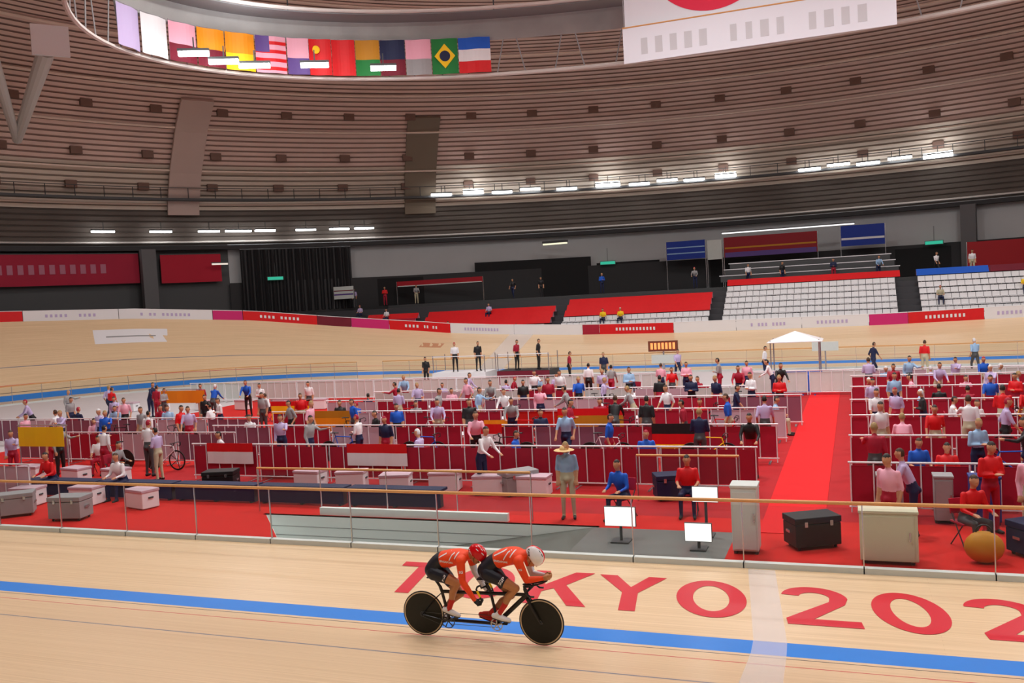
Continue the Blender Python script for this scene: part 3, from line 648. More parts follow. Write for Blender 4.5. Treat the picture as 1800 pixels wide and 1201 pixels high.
#PART3
# ------------------------------------------------------------------ bodies: smooth union of lofted limbs, one continuous surface
def segdist(P, a, b):
    a = np.array(a); b = np.array(b); ab = b-a; L = max(1e-9, float(ab @ ab)); t = np.clip((P-a) @ ab/L, 0, 1); return np.linalg.norm(P-(a+t[:, None]*ab), axis=1), t
class Body:
    def __init__(s): s.mb = MB(); s.bones = []      # bones: (a, b, radius, function of t -> region)
    def limb(s, a, b, r1, r2, reg, n=14):
        s.mb.rcone(a, b, r1, r2, n=n); s.bones.append((tuple(a), tuple(b), (r1+r2)/2, reg))
    def chain(s, pts, rs, regs, n=14):
        for i in range(len(pts)-1): s.limb(pts[i], pts[i+1], rs[i], rs[i+1], regs[i] if isinstance(regs, list) else regs, n)
    def torso(s, pts, ra, rb, regs, lat=(0, 1, 0)):
        # smooth interpolation
        P = np.array(pts, float); k = len(P); tt = np.linspace(0, k-1, (k-1)*4+1)
        def cr(A, t):
            i = min(int(t), k-2); f = t-i; g = lambda j: A[max(0, min(k-1, j))]
            p0, p1, p2, p3 = g(i-1), g(i), g(i+1), g(i+2)
            return .5*(2*p1+(p2-p0)*f+(2*p0-5*p1+4*p2-p3)*f*f+(3*p1-p0-3*p2+p3)*f**3)
        A = np.array(ra, float); B = np.array(rb, float)
        s.mb.loft([tuple(cr(P, t)) for t in tt], [float(cr(A, t)) for t in tt], [float(cr(B, t)) for t in tt], lat, n=24)
        for i in range(k-1): s.bones.append((tuple(pts[i]), tuple(pts[i+1]), (rb[i]+rb[i+1])/2*1.05, regs[i]))
        s.mb.ell(pts[0], (rb[0]*.8, ra[0]*.96, rb[0]*.8), n=18)
    def ell(s, c, r, reg, Mx=None): s.mb.ell(c, r, Mx, n=18, k=12); s.bones.append((tuple(c), tuple(Vector(c)+Vector((1e-4, 0, 0))), min(r) if isinstance(r, tuple) else r, reg))
    def make(s, name, voxel, smooth=4):
        o = s.mb.build(name, [M['skin']]); m = o.modifiers.new('r', 'REMESH'); m.mode = 'VOXEL'; m.voxel_size = voxel; m.use_smooth_shade = True
        m2 = o.modifiers.new('s', 'SMOOTH'); m2.factor = .5; m2.iterations = smooth
        dg = bpy.context.evaluated_depsgraph_get(); me = bpy.data.meshes.new_from_object(o.evaluated_get(dg)); bpy.data.objects.remove(o); me.name = name
        n = len(me.vertices); co = np.empty(n*3); me.vertices.foreach_get('co', co); co = co.reshape(-1, 3)
        nf = len(me.polygons); cen = np.empty(nf*3); me.polygons.foreach_get('center', cen); cen = cen.reshape(-1, 3)
        best = np.full(nf, 1e9); reg = np.zeros(nf, dtype=object)
        for a, b, r, fn in s.bones:
            d, t = segdist(cen, a, b); d = d-r; ix = d < best
            best[ix] = d[ix]
            for j in np.nonzero(ix)[0]: reg[j] = fn(t[j], cen[j]) if callable(fn) else fn
        me.polygons.foreach_set('use_smooth', [True]*nf)
        return me, reg
def set_regions(me, reg, order, mats):
    me.materials.clear()
    for m in mats: me.materials.append(m)
    me.polygons.foreach_set('material_index', [order.index(r) if r in order else 0 for r in reg]); me.update()
def garment(me, reg, keep, off, name, m, parent):
    vi = {}; vs = []; fs = []
    for p in me.polygons:
        if reg[p.index] in keep:
            f = []
            for v in p.vertices:
                if v not in vi: vi[v] = len(vs); vs.append(me.vertices[v].co + me.vertices[v].normal*off)
                f.append(vi[v])
            fs.append(f)
    g = bpy.data.meshes.new(name); g.from_pydata([tuple(v) for v in vs], [], fs); g.materials.append(m)
    g.polygons.foreach_set('use_smooth', [True]*len(fs)); g.update()
    bm = bmesh.new(); bm.from_mesh(g); bnd = [v for v in bm.verts if v.is_boundary]
    for _ in range(3): bmesh.ops.smooth_vert(bm, verts=bnd, factor=.5, use_axis_x=True, use_axis_y=True, use_axis_z=True)
    bm.to_mesh(g); bm.free()
    o = bpy.data.objects.new(name, g); C.objects.link(o); o.parent = parent; return o

# ---- crowd prototypes (facing -Y), regions: skin hair top bottom shoe
def crowd_mesh(kind):
    B = Body(); sit = kind.startswith('sit')
    hz = .50 if sit else .92
    lean = .10 if kind in ('sit_lean', 'stand_lean') else 0
    pel = Vector((0, .0, hz)); ch = pel+Vector((0, -.03-lean*1.2, .36)); sh = pel+Vector((0, -.02-lean*1.6, .50)); nk = sh+Vector((0, -.02, .08)); hd = nk+Vector((0, -.03, .15))
    B.torso([pel, pel+Vector((0, -.01-lean*.4, .16)), ch, sh, sh+Vector((0, 0, .04))], [.165, .145, .175, .15, .07], [.12, .105, .12, .085, .05], ['bottom', 'top', 'top', 'top', 'top'], lat=(1, 0, 0))
    B.limb(sh+Vector((0, 0, .02)), hd-Vector((0, -.01, .06)), .055, .052, 'skin')
    hairf = lambda t, c: 'hair' if (c[2] > hd.z+.045 or (c[1] > hd.y+.025 and c[2] > hd.z-.06)) else 'skin'
    B.ell(hd, (.078, .096, .118), hairf); B.ell(hd+Vector((0, -.03, -.055)), (.055, .06, .06), 'skin'); B.ell(hd+Vector((0, -.098, -.015)), (.013, .02, .022), 'skin')
    for sx in (-1, 1): B.ell(hd+Vector((sx*.08, 0, -.01)), (.012, .02, .03), 'skin')
    for sx in (-1, 1):
        s_ = sh+Vector((sx*.175, 0, -.015))
        if kind == 'stand': e = s_+Vector((sx*.05, .04, -.28)); h = e+Vector((sx*-.01, -.09, -.24))
        elif kind == 'stand_fold': e = s_+Vector((sx*.06, -.02, -.27)); h = e+Vector((sx*-.20, -.17, .02))
        elif kind == 'stand_point': e = s_+(Vector((.06, -.22, -.14)) if sx > 0 else Vector((-.05, .04, -.28))); h = e+(Vector((.02, -.24, .04)) if sx > 0 else Vector((.01, -.09, -.24)))
        elif kind == 'walk': e = s_+Vector((sx*.05, .12*sx, -.26)); h = e+Vector((0, -.14, -.2))
        elif kind == 'stand_lean': e = s_+Vector((sx*.06, -.12, -.24)); h = e+Vector((-.04*sx, -.2, -.12))
        else: e = s_+Vector((sx*.06, -.05, -.26)); h = e+Vector((-.05*sx, -.23, -.04))
        B.limb(s_, e, .058, .046, lambda t, c: 'top'); B.limb(e, h, .042, .030, 'skin' if kind in ('stand', 'sit', 'walk') else 'top')
        d = (h-e).normalized(); B.limb(h, h+d*.07, .034, .036, 'skin')
        for q in range(4): B.limb(h+d*.07+Vector((0, 0, 0))+d.cross(Vector((0, 0, 1))).normalized()*(.028*(q-1.5)), h+d*(.14-.01*abs(q-1.3))+d.cross(Vector((0, 0, 1))).normalized()*(.03*(q-1.5)), .014, .012, 'skin', n=6)
        B.limb(h+d*.03, h+d*.07+Vector((-sx*.045, -.01, .02)), .016, .013, 'skin', n=6)
        hp = pel+Vector((sx*.09, 0, -.02))
        if sit: kn = hp+Vector((sx*.05, -.43, .03)); an = kn+Vector((0, -.02, -.42))
        elif kind == 'walk': kn = hp+Vector((0, -.16*sx-.06, -.41)); an = kn+Vector((0, .14-.10*sx, -.38))
        else: kn = hp+Vector((sx*.02, -.02, -.42)); an = kn+Vector((sx*.01, .03, -.40))
        an = Vector((an.x, an.y, max(an.z, .09)))
        B.limb(hp, kn, .088, .062, 'bottom'); B.limb(kn, an, .058, .043, 'bottom')
        B.limb(Vector((an.x, an.y+.03, .045)), Vector((an.x+sx*.02, an.y-.15, .038)), .045, .036, 'shoe'); B.limb(an, Vector((an.x, an.y+.01, .05)), .044, .045, 'shoe')
    me, reg = B.make('person', .022, 3)
    set_regions(me, reg, ['skin', 'hair', 'top', 'bottom', 'shoe'], [M['skin'], M['hair'], M['white'], M['navy'], M['black']])
    return me
CM = {k_: crowd_mesh(k_) for k_ in ('stand', 'stand_fold', 'stand_point', 'walk', 'stand_lean', 'sit', 'sit_lean')}
POSE = {'stand': 'standing', 'stand_fold': 'standing with folded arms', 'stand_point': 'standing with one arm out', 'walk': 'walking', 'stand_lean': 'standing and leaning forward', 'sit': 'sitting', 'sit_lean': 'sitting and leaning forward'}
TOPS = [('white', M['white']), ('white', M['white']), ('lilac', M['lilac']), ('lilac', M['lilac']), ('crimson', M['crimson']), ('red', M['red']), ('navy', M['navy']), ('black', M['black']), ('blue', M['blue']), ('grey', M['grey']), ('pink', M['pink']), ('pale blue', M['lblue'])]
BOTS = [M['navy'], M['black'], M['navy'], M['dgrey'], M['khaki'], M['crimson']]
hairs = [M['hair'], mat('brown_hair', (.06, .03, .015)), mat('blond_hair', (.35, .24, .1)), mat('white_cap', (.7, .7, .72)), mat('crimson_cap', sr(160, 20, 50))]
HN = ['black hair', 'brown hair', 'fair hair', 'a white cap', 'a crimson cap']
def person(kind, loc, rz, where, group, top=None, bot=None, hair=None, sc=1.0):
    o = bpy.data.objects.new('person', CM[kind]); C.objects.link(o); o.location = loc; o.rotation_euler = (0, 0, rz); o.scale = (sc, sc, sc)
    tn, tm = top or random.choice(TOPS); hi = hair if hair is not None else random.choices(range(5), [6, 3, 1, 1, 1])[0]
    for i, m in ((1, hairs[hi]), (2, tm), (3, bot or random.choice(BOTS))): o.material_slots[i].link = 'OBJECT'; o.material_slots[i].material = m
    tag(o, 'person in %s %s, %s' % (tn, POSE[kind].replace(' with one arm out', '').replace(' with folded arms', '').replace(' and leaning forward', ''), where), 'person', group); return o

# ------------------------------------------------------------------ infield furniture kits
def make_barrier(L=2.4):
    r = empty('crowd_barrier'); H = 1.1
    mb = MB(); mb.cyl((-L/2, 0, H), (L/2, 0, H), .024, n=8); mb.build('top_rail', M['white'], r)
    mb = MB(); mb.cyl((-L/2, 0, .14), (L/2, 0, .14), .018, n=6); mb.build('bottom_rail', M['white'], r)
    for i in range(6): mb = MB(); mb.cyl((-L/2+.05+i*(L-.1)/5, 0, .02 if i in (0, 5) else .14), (-L/2+.05+i*(L-.1)/5, 0, H), .016, n=6); mb.build('baluster', M['white'], r)
    for sx in (-1, 1): mb = MB(); mb.box((sx*(L/2-.25), 0, .012), (.06, .55, .024)); mb.build('foot', M['steel'], r)
    mb = MB(); mb.box((0, .03, .6), (L-.06, .012, .86)); mb.build('infill_panel', M['crimson'], r)
    return r
barp = make_barrier(); bused = False
def barrier_row(Y, x0, x1, where, panel=None, skip=(), rz=0):
    global bused
    n = int(round((x1-x0)/2.4))
    for i in range(n):
        if i in skip: continue
        o = place(barp, bused, (x0+1.2+2.4*i, Y, 0), rz, 'white-railed crowd barrier, %s from the left in %s' % (ordn(i+1), where), 'crowd barriers', 'barrier'); bused = True
        if panel:
            for ch in o.children:
                if ch.name.startswith('infill'):
                    pm = panel[i % len(panel)]
                    if pm is not None: ch.material_slots[0].link = 'OBJECT'; ch.material_slots[0].material = pm
pgrey = mat('pale_panel', sr(196, 170, 182), .6, noise=.1, nscale=1); mvp = mat('mauve_panel', sr(140, 84, 104), .6, noise=.1, nscale=1)
R_ = {}
barrier_row(22.4, -19.1, -1.9, 'the nearest infield row', [None])
barrier_row(26.1, -21.3, -1.9, 'the second infield row', [mvp, None, pgrey, None, None, mvp, None, None])
barrier_row(29.6, -21.3, -2.2, 'the third infield row', [None, pgrey, None, None, M['redcarpet'], None])
barrier_row(33.0, -21.0, -2.2, 'the fourth infield row', [pgrey, None, None, mvp])
barrier_row(36.2, -20.5, -3.0, 'the fifth infield row', [M['offwhite'], pgrey, M['offwhite'], None])
barrier_row(28.1, -35.2, -22.0, 'the long left row', [mvp, pgrey, mvp])
barrier_row(24.6, -28.8, -20.4, 'the short left row', [mvp, None, pgrey])
barrier_row(18.9, -31.4, -21.8, 'the front left row', [M['offwhite'], pgrey])
barrier_row(42.4, -36, -7, 'the far white row', [M['offwhite']])
barrier_row(41.9, -4.4, 10, 'the far right row', [M['offwhite'], M['offwhite'], pgrey])
for j, (Y, x1) in enumerate(((20.6, 5.3), (24.2, 6.3), (27.8, 7.4), (31.4, 8.2), (35.2, 9.0), (39.2, 10.0))):
    barrier_row(Y, -.25, x1, 'the %s row right of the aisle' % ordn(j+1), [None])
# the red aisle
mb = MB(); mb.box((0, 0, .006), (1.25, 25, .012)); o = mb.build('aisle_carpet', M['aisle'], loc=(-1.35, 31.2, 0.001)); tag(o, 'bright red carpet aisle running away between the infield pens', 'carpet')
# flags and cloths draped over barriers
def drape(X, Y, W, bands, label, H=.62, top=1.13):
    r = empty('draped_flag', (X, Y-.035, 0)); z = top
    for frac, m in bands:
        mb = MB(); n = 8; A = []; B = []
        for i in range(n+1):
            x = -W/2+W*i/n; y = .012*math.sin(i*1.7); A.append((x, y, z)); B.append((x, y, z-H*frac))
        mb.strip(A, B); mb.build('flag_band', M[m] if isinstance(m, str) else m, r, solid=.006); z -= H*frac
    tag(r, label, 'flag'); return r
drape(-17.7, 22.4, 1.65, [(.42, 'red'), (.58, 'white')], 'red and white flag draped on the nearest barrier row, the left one of two')
drape(-12.7, 22.4, 1.9, [(.42, 'red'), (.58, 'white')], 'red and white flag draped on the nearest barrier row, the right one of two')
drape(-10.9, 26.1, 1.1, [(.5, 'red'), (.5, 'white')], 'small red and white flag on the second barrier row')
drape(-5.0, 26.1, 1.3, [(.42, 'black'), (.42, 'red'), (.16, 'yellow')], 'black, red and yellow flag draped on the second barrier row', .72)
drape(-8.5, 29.6, 2.3, [(.3, 'red'), (.7, 'mustard')], 'red and mustard flag draped on the third barrier row', .8)
drape(-11.8, 29.6, 1.2, [(1, 'orange')], 'orange cloth on the third barrier row right of the middle', .4, .75)
drape(-18.6, 29.6, 2.2, [(.3, 'mustard'), (.7, 'orange')], 'orange cloth draped on the third barrier row at left', .9)
drape(-22.6, 32.8, 2.0, [(.25, 'red'), (.75, 'yellow')], 'red and yellow flag draped at the left end of the fourth barrier row', .8)
drape(-30.6, 35.5, 2.6, [(1, 'orange')], 'yellow orange cloth hanging at the far left of the infield', .6, 1.4)
drape(-24.3, 21.6, 1.9, [(1, 'yellow')], 'bright yellow cloth hanging at the near left of the infield', .62, 1.75)
for (X, Y, h) in ((-30.6, 35.54, 1.45), (-24.3, 21.64, 1.8), (-22.6, 32.84, 1.2)):
    r = empty('cloth_stand', (X, Y, 0)); mb = MB(); mb.cyl((-1.0, 0, 0), (-1.0, 0, h), .02, n=6); mb.cyl((1.0, 0, 0), (1.0, 0, h), .02, n=6); mb.build('upright', M['steel'], r); mb = MB(); mb.cyl((-1.05, 0, h), (1.05, 0, h), .02, n=6); mb.build('crossbar', M['steel'], r)
    for sx in (-1, 1): mb = MB(); mb.box((sx, 0, .015), (.08, .5, .03)); mb.build('foot', M['steel'], r)
    tag(r, {-30.6: 'metal stand holding the orange cloth at far left', -24.3: 'metal stand holding the bright yellow cloth at near left', -22.6: 'metal stand behind the red and yellow flag at left'}[X], 'stand')
def make_chair(m):
    r = empty('folding_chair')
    mb = MB(); mb.box((0, 0, .45), (.42, .40, .035)); mb.build('seat', m, r, bevel=.008); mb = MB(); mb.box((0, .2, .72), (.42, .03, .28), rx=-.15); mb.build('backrest', m, r, bevel=.008)
    for sx in (-1, 1):
        mb = MB(); mb.cyl((sx*.19, -.2, 0), (sx*.19, .17, .60), .012, n=6); mb.build('leg', M['dgrey'], r); mb = MB(); mb.cyl((sx*.19, .22, 0), (sx*.19, -.16, .44), .012, n=6); mb.build('leg', M['dgrey'], r)
    return r
chp = make_chair(M['crimson']); cused = False
def chair(X, Y, rz, where):
    global cused
    o = place(chp, cused, (X, Y, 0), rz, 'crimson chair, ' + where, 'infield folding chairs', 'chair'); cused = True; return o
def make_table():
    r = empty('folding_table'); mb = MB(); mb.box((0, 0, .72), (1.8, .7, .04)); mb.build('tabletop', M['white'], r, bevel=.01)
    for sx in (-1, 1):
        for sy in (-1, 1): mb = MB(); mb.cyl((sx*.8, sy*.28, 0), (sx*.8, sy*.28, .7), .018, n=6); mb.build('leg', M['steel'], r)
    mb = MB(); mb.box((0, 0, .12), (1.6, .03, .03)); mb.build('stretcher', M['steel'], r); return r
tbp = make_table(); tused = False
def table(X, Y, where, rz=0):
    global tused
    place(tbp, tused, (X, Y, 0), rz, 'white folding table, ' + where, 'infield folding tables', 'table'); tused = True
def make_case(m):
    r = empty('equipment_case'); mb = MB(); mb.box((0, 0, .28), (.9, .55, .42)); mb.build('case_body', m, r, bevel=.015); mb = MB(); mb.box((0, 0, .56), (.92, .57, .12)); mb.build('lid', m, r, bevel=.015)
    for sx in (-1, 1): mb = MB(); mb.box((sx*.47, 0, .34), (.03, .16, .05)); mb.build('handle', M['steel'], r)
    for sx in (-1, 1): mb = MB(); mb.box((sx*.25, -.29, .5), (.06, .03, .1)); mb.build('latch', M['steel'], r)
    for sx in (-1, 1):
        for sy in (-1, 1): mb = MB(); mb.cyl((sx*.36-.015, sy*.2, .035), (sx*.36+.015, sy*.2, .035), .035, n=10); mb.build('caster', M['black'], r)
    return r
cs = {c: make_case(M[c]) for c in ('navy', 'black', 'grey')}; csu = {}
def case(X, Y, c, where, rz=0, z=0):
    o = place(cs[c], csu.get(c), (X, Y, z), rz, '%s equipment case, %s' % (c, where), 'infield equipment cases', 'case'); csu[c] = 1
def make_cart():
    r = empty('bench'); mb = MB(); mb.box((0, 0, .45), (2.6, .42, .07)); mb.build('seat', M['navy'], r, bevel=.01)
    for sx in (-1, 0, 1): mb = MB(); mb.box((sx*1.15, 0, .21), (.06, .36, .42)); mb.build('leg', M['dgrey'], r)
    mb = MB(); mb.box((0, -.19, .23), (2.56, .02, .36)); mb.build('skirt', M['navy'], r)
    return r
bp = make_cart()
for i, (X, Y) in enumerate([(-27.0, 19.9), (-24.3, 19.9), (-21.6, 19.9), (-18.9, 19.9), (-16.2, 19.9), (-13.5, 19.9), (-10.8, 19.9)]):
    place(bp, i > 0, (X, Y, 0), 0, 'navy infield bench, %s from the left behind the near balustrade' % ordn(i+1), 'navy infield benches', 'bench')

# simple racing bicycle on a stand
def make_bike(m):
    r = empty('track_bicycle'); R = .335
    for x, dk in ((-.49, True), (.49, False)):
        mb = MB(); mb.ring((x, 0, R), (0, 1, 0), R-.012, .012, n=32, k=6); w_ = mb.build('tyre', M['black'], r)
        if dk: mb = MB(); mb.cyl((x, -.008, R), (x, .008, R), R-.02, n=32); mb.build('disc_wheel', M['disc'], r)
        else:
            mb = MB(); mb.ring((x, 0, R), (0, 1, 0), R-.035, .022, .009, n=32, k=6); mb.build('rim', M['disc'], r)
            mb = MB()
            for q in range(5): a = 2*PI*q/5; mb.cyl((x, 0, R), (x+.29*math.cos(a), 0, R+.29*math.sin(a)), .012, n=6)
            mb.build('spokes', M['disc'], r)
    mb = MB(); bb = (-.08, 0, .29); st = (-.22, 0, .82); hd = (.36, 0, .80); hl = (.40, 0, .66)
    for a, b, rr in ((bb, st, .016), (st, hd, .016), (bb, hl, .02), (hd, hl, .018), (bb, (-.49, 0, R), .012), (st, (-.49, 0, R), .009), (hl, (.49, 0, R), .014)): mb.cyl(a, b, rr, n=8)
    mb.build('frame', m, r, smooth=True)
    mb = MB(); mb.loft([(-.36, 0, .93), (-.25, 0, .94), (-.10, 0, .93)], [.065, .05, .018], [.02, .02, .015], lat=(0, 1, 0)); mb.cyl(st, (-.25, 0, .92), .013, n=6); mb.build('saddle', M['black'], r)
    mb = MB(); mb.cyl(hd, (.42, 0, .9), .014, n=6); mb.cyl((.42, -.2, .9), (.42, .2, .9), .013, n=6)
    for sy in (-1, 1): mb.loft([(.42, sy*.2, .9), (.5, sy*.2, .89), (.5, sy*.2, .80), (.42, sy*.2, .77)], .013, n=6)
    mb.build('handlebar', M['black'], r)
    mb = MB(); mb.ring(bb, (0, 1, 0), .08, .008, n=20, k=4); mb.box((bb[0]+.08, -.05, bb[2]-.02), (.17, .015, .02), ry=.2); mb.box((bb[0]-.08, .05, bb[2]+.02), (.17, .015, .02), ry=.2); mb.build('crank', M['steel'], r)
    mb = MB(); mb.cyl((-.49, -.2, .0), (-.49, -.03, R), .012, n=6); mb.cyl((-.49, .2, .0), (-.49, .03, R), .012, n=6); mb.build('wheel_stand', M['dgrey'], r)
    return r
bkp = make_bike(M['red']); bkn = 0
def bike(X, Y, rz, where, m, cn):
    global bkn
    o = place(bkp, bkn > 0, (X, Y, 0), rz, '%s track bicycle parked %s' % (cn, where), 'parked track bicycles', 'bicycle'); bkn += 1
    for ch in o.children:
        if ch.name.startswith('frame'): ch.material_slots[0].link = 'OBJECT'; ch.material_slots[0].material = m

# ------------------------------------------------------------------ populate the pens
def strip_fill(y0, y1, x0, x1, n, name, seed, dens=.5, bikes=0, tables=0, rows=2):
    rnd = random.Random(seed); n = int(n*1.25); slots = np.linspace(x0+.4, x1-.4, n); occ = []
    for i in range(n):
        X = float(slots[i])+rnd.uniform(-.12, .12); Y = y0+.55+(y1-y0-1.1)*(.15+.7*((i*0.618) % 1)); occ.append((X, Y))
        k_ = rnd.choice(['sit', 'sit_lean', 'stand', 'stand_fold', 'walk', 'stand_lean', 'stand_point', 'sit', 'stand'])
        rz = rnd.choice([0, .5, -.6, PI/2, -PI/2, PI, .3])
        top = rnd.choice(TOPS); bot = rnd.choice(BOTS)
        where = '%s from the left %s' % (ordn(i+1), name)
        random.seed(seed*100+i)
        person(k_, (X, Y, 0), rz, where, 'people in the infield', top, bot, sc=rnd.uniform(.93, 1.03))
        if k_.startswith('sit'):
            chair(X, Y+.0, rz, 'under the person %s' % where)
    for t in range(tables):
        X = x0+1.3+(x1-x0-2.6)*(t+.35)/max(1, tables); 
        table(X, y0+.42, '%s of %s %s' % (ordn(t+1), tables, name)) if rnd.random() < 2 else None
    for t in range(bikes):
        X = x0+1.0+(x1-x0-2.0)*(t+.75)/max(1, bikes); cn, m = rnd.choice([('red', M['red']), ('white', M['white']), ('black', M['carbon']), ('blue', M['blue']), ('yellow', M['yellow'])])
        bike(X, y1-.33, rnd.choice([0, PI]), '%s of %s %s' % (ordn(t+1), bikes, name), m, cn)
strip_fill(22.6, 25.9, -19, -2.2, 11, 'in the nearest pen strip', 1, bikes=5, tables=3)
strip_fill(26.3, 29.4, -21, -2.2, 13, 'in the second pen strip', 2, bikes=5, tables=3)
strip_fill(29.8, 32.8, -21, -2.2, 13, 'in the third pen strip', 3, bikes=4, tables=3)
strip_fill(33.2, 36.0, -20, -2.2, 13, 'in the fourth pen strip', 4, bikes=3, tables=2)
strip_fill(36.6, 39.8, -20, -2.6, 10, 'behind the fifth barrier row', 5, tables=2)
strip_fill(39.9, 42.1, -16, -3, 9, 'before the far white barriers', 6)
strip_fill(24.8, 27.9, -30, -22.2, 8, 'in the left pen', 7, bikes=2, tables=1)
strip_fill(20.8, 24.0, -26, -19.8, 7, 'in the near left pen', 8, bikes=2)
strip_fill(28.5, 32.5, -34, -22.5, 10, 'behind the long left row', 9, tables=2)
strip_fill(33.2, 37.5, -37, -23.5, 10, 'far left of the pens', 10)
for j, (y0, y1, x1, n) in enumerate(((17.1, 20.4, 4.0, 5), (20.9, 24.0, 5.2, 6), (24.5, 27.6, 6.2, 7), (28.1, 31.2, 7.2, 8), (31.7, 35.0, 8.1, 9), (35.5, 39.0, 9.0, 9), (39.5, 41.7, 10, 10))):
    strip_fill(y0, y1, 0, x1, n, 'in the %s right-hand strip' % ordn(j+1), 20+j, bikes=1 if 0 < j < 5 else 0, tables=1 if j in (1, 3, 5) else 0)
# white kit boxes between the pens
kb = empty('kit_box'); mb = MB(); mb.box((0, 0, .24), (.8, .5, .44)); mb.build('box_body', M['white'], kb, bevel=.02); mb = MB(); mb.box((0, 0, .48), (.83, .53, .07)); mb.build('lid', pgrey, kb, bevel=.01)
for sx in (-1, 1): mb = MB(); mb.box((sx*.41, 0, .3), (.03, .14, .04)); mb.build('handle', M['dgrey'], kb)
rnd = random.Random(77); kq = 0
for nm, yy, xa, xb, n in (('nearest pen strip', 23.1, -18, -3, 6), ('second pen strip', 26.9, -20, -3, 7), ('third pen strip', 30.4, -20, -3, 6), ('fourth pen strip', 33.9, -19, -3, 6), ('left pen', 25.3, -29, -23, 4), ('near left pen', 21.4, -25.5, -20.5, 3), ('area behind the long left row', 30, -33, -23, 5), ('strip by the left balustrade', 38.5, -38, -24, 6), ('strip behind the ramp', 21.2, -15, -7.2, 6), ('front strip at far left', 17.45, -30.5, -26.3, 3), ('front strip left of the red floor', 18.5, -22.5, -17, 3),
    ('first right-hand strip', 21.4, .8, 4.8, 2), ('third right-hand strip', 25.1, .8, 5.6, 3), ('fifth right-hand strip', 32.3, .8, 7.4, 4)):
    for i in range(n):
        X = xa+(xb-xa)*(i+.5)/n+rnd.uniform(-.2, .2); place(kb, kq > 0, (X, yy+rnd.uniform(0, .6), 0), rnd.uniform(-.3, .3), 'white kit box, %s from the left in the %s' % (ordn(i+1), nm), 'white kit boxes', 'box'); kq += 1
# officials behind the near balustrade
person('stand', (-6.15, 19.3, 0), .2, 'in a straw hat behind the ramp', 'officials by the ramp', ('pale blue', M['lblue']), M['khaki'], 2)
r = empty('straw_hat', (-6.15-.02, 19.22, 1.555)); mb = MB(); mb.ell((0, 0, .04), (.1, .12, .09)); mb.build('hat_crown', M['straw'], r, smooth=True); mb = MB(); mb.cyl((0, 0, .01), (0, 0, .025), .23, .2, n=24); mb.build('hat_brim', M['straw'], r); tag(r, 'wide straw hat on the official behind the ramp', 'hat')
person('sit_lean', (-4.95, 19.6, 0), -.3, 'right of the straw-hatted official', 'officials by the ramp', ('blue', M['blue']), M['navy'], 0); chair(-4.95, 19.6, -.3, 'behind the ramp under the person in blue')
person('sit', (-3.6, 20.1, 0), .1, 'behind the ramp, next to the red aisle', 'officials by the ramp', ('red', M['red']), M['navy'], 0); chair(-3.6, 20.1, .1, 'behind the ramp under the person in red')
person('stand_lean', (-9.2, 21.6, 0), 1.2, 'behind the navy benches near the middle', 'officials by the ramp', ('white', M['white']), M['navy'], 0)
for i, (X, Y, tn) in enumerate([(-22.0, 18.4, 5), (-19.4, 18.2, 0), (-26.0, 18.2, 0)]): person('sit_lean', (X, 19.85, -.02), 0, 'on a navy bench, %s from the left' % ordn([2, 3, 1][i]), 'people on the navy benches', TOPS[tn], M['navy'])
# people in the far stand
sp = [(-31.2, 1, 'blue'), (-28.4, 4, 'lilac'), (-25.0, 0, 'white'), (-18.3, 2, 'yellow'), (-16.9, 2, 'yellow'), (5.6, 3, 'khaki'), (10.9, 4, 'yellow'), (-38, 4, 'white'), (-41, 5, 'lilac')]
for i, (X, k_, c) in enumerate(sp): person('sit', (X, rowY(k_)-.12, rowZ(k_)-.02), 0, 'in the far stand, %s from the left' % ordn([4, 5, 6, 7, 8, 9, 10, 2, 1][i]), 'spectators in the far stand', ('tan' if c == 'khaki' else c, M[c]), M['navy'])
for i, X in enumerate([-43.6, -40.4, -37.2, -27.8, -25.2, -19.8, -12, -7.8, -5.2, -1.4, 1.8, 5.8, 8.2]): person(['stand', 'stand_fold', 'stand_lean', 'walk'][i % 4], (X, 74.55, 4.9), .3*(i % 3), 'on the gallery above the stand, %s from the left' % ordn(i+1), 'people on the gallery', sc=1)
# miscellaneous near equipment
for i, (X, Y, c) in enumerate([(-24.9, 17.6, 'grey'), (-22.9, 17.7, 'black'), (-18.9, 17.5, 'grey'), (-16.9, 20.9, 'black'), (-4.2, 21.5, 'navy'), (-.9, 17.9, 'black'), (2.9, 18.0, 'navy'), (-20.9, 17.6, 'grey'), (-8.2, 21.6, 'grey')]):
    case(X, Y, c, '%s' % ['at the far left behind the near balustrade', 'second from the left behind the near balustrade', 'left of the open red floor', 'behind the navy benches', 'beside the red seated official', 'in front of the red aisle', 'at the right edge by the near balustrade', 'third from the left by the near balustrade', 'behind the ramp parapet'][i], rz=.1*i)
def cabinet(X, Y, w_, d_, h, m, label, cat='cabinet', door=True):
    r = empty('cabinet', (X, Y, 0)); mb = MB(); mb.box((0, 0, h/2+.03), (w_, d_, h-.06)); mb.build('cabinet_body', m, r, bevel=.02)
    mb = MB(); mb.box((0, 0, h-.0), (w_+.03, d_+.03, .05)); mb.build('top_plate', m, r, bevel=.01)
    if door:
        mb = MB(); mb.box((0, -d_/2-.008, h/2), (w_*.86, .016, h*.84)); dd = mb.build('door', m, r); mb = MB(); mb.box((w_*.36, -d_/2-.03, h*.55), (.03, .03, .16)); mb.build('handle', M['steel'], dd)
    for sx in (-1, 1): mb = MB(); mb.box((sx*w_*.4, 0, .02), (.06, d_*.8, .06)); mb.build('foot', M['dgrey'], r)
    tag(r, label, cat); return r
cabinet(-2.05, 17.35, .48, .45, 1.28, M['offwhite'], 'tall grey cabinet standing just behind the near balustrade right of the ramp')
cabinet(.42, 17.15, .95, .5, .93, mat('beige_box', sr(205, 202, 175), .6, noise=.05), 'beige box cabinet behind the near balustrade right of the red aisle')
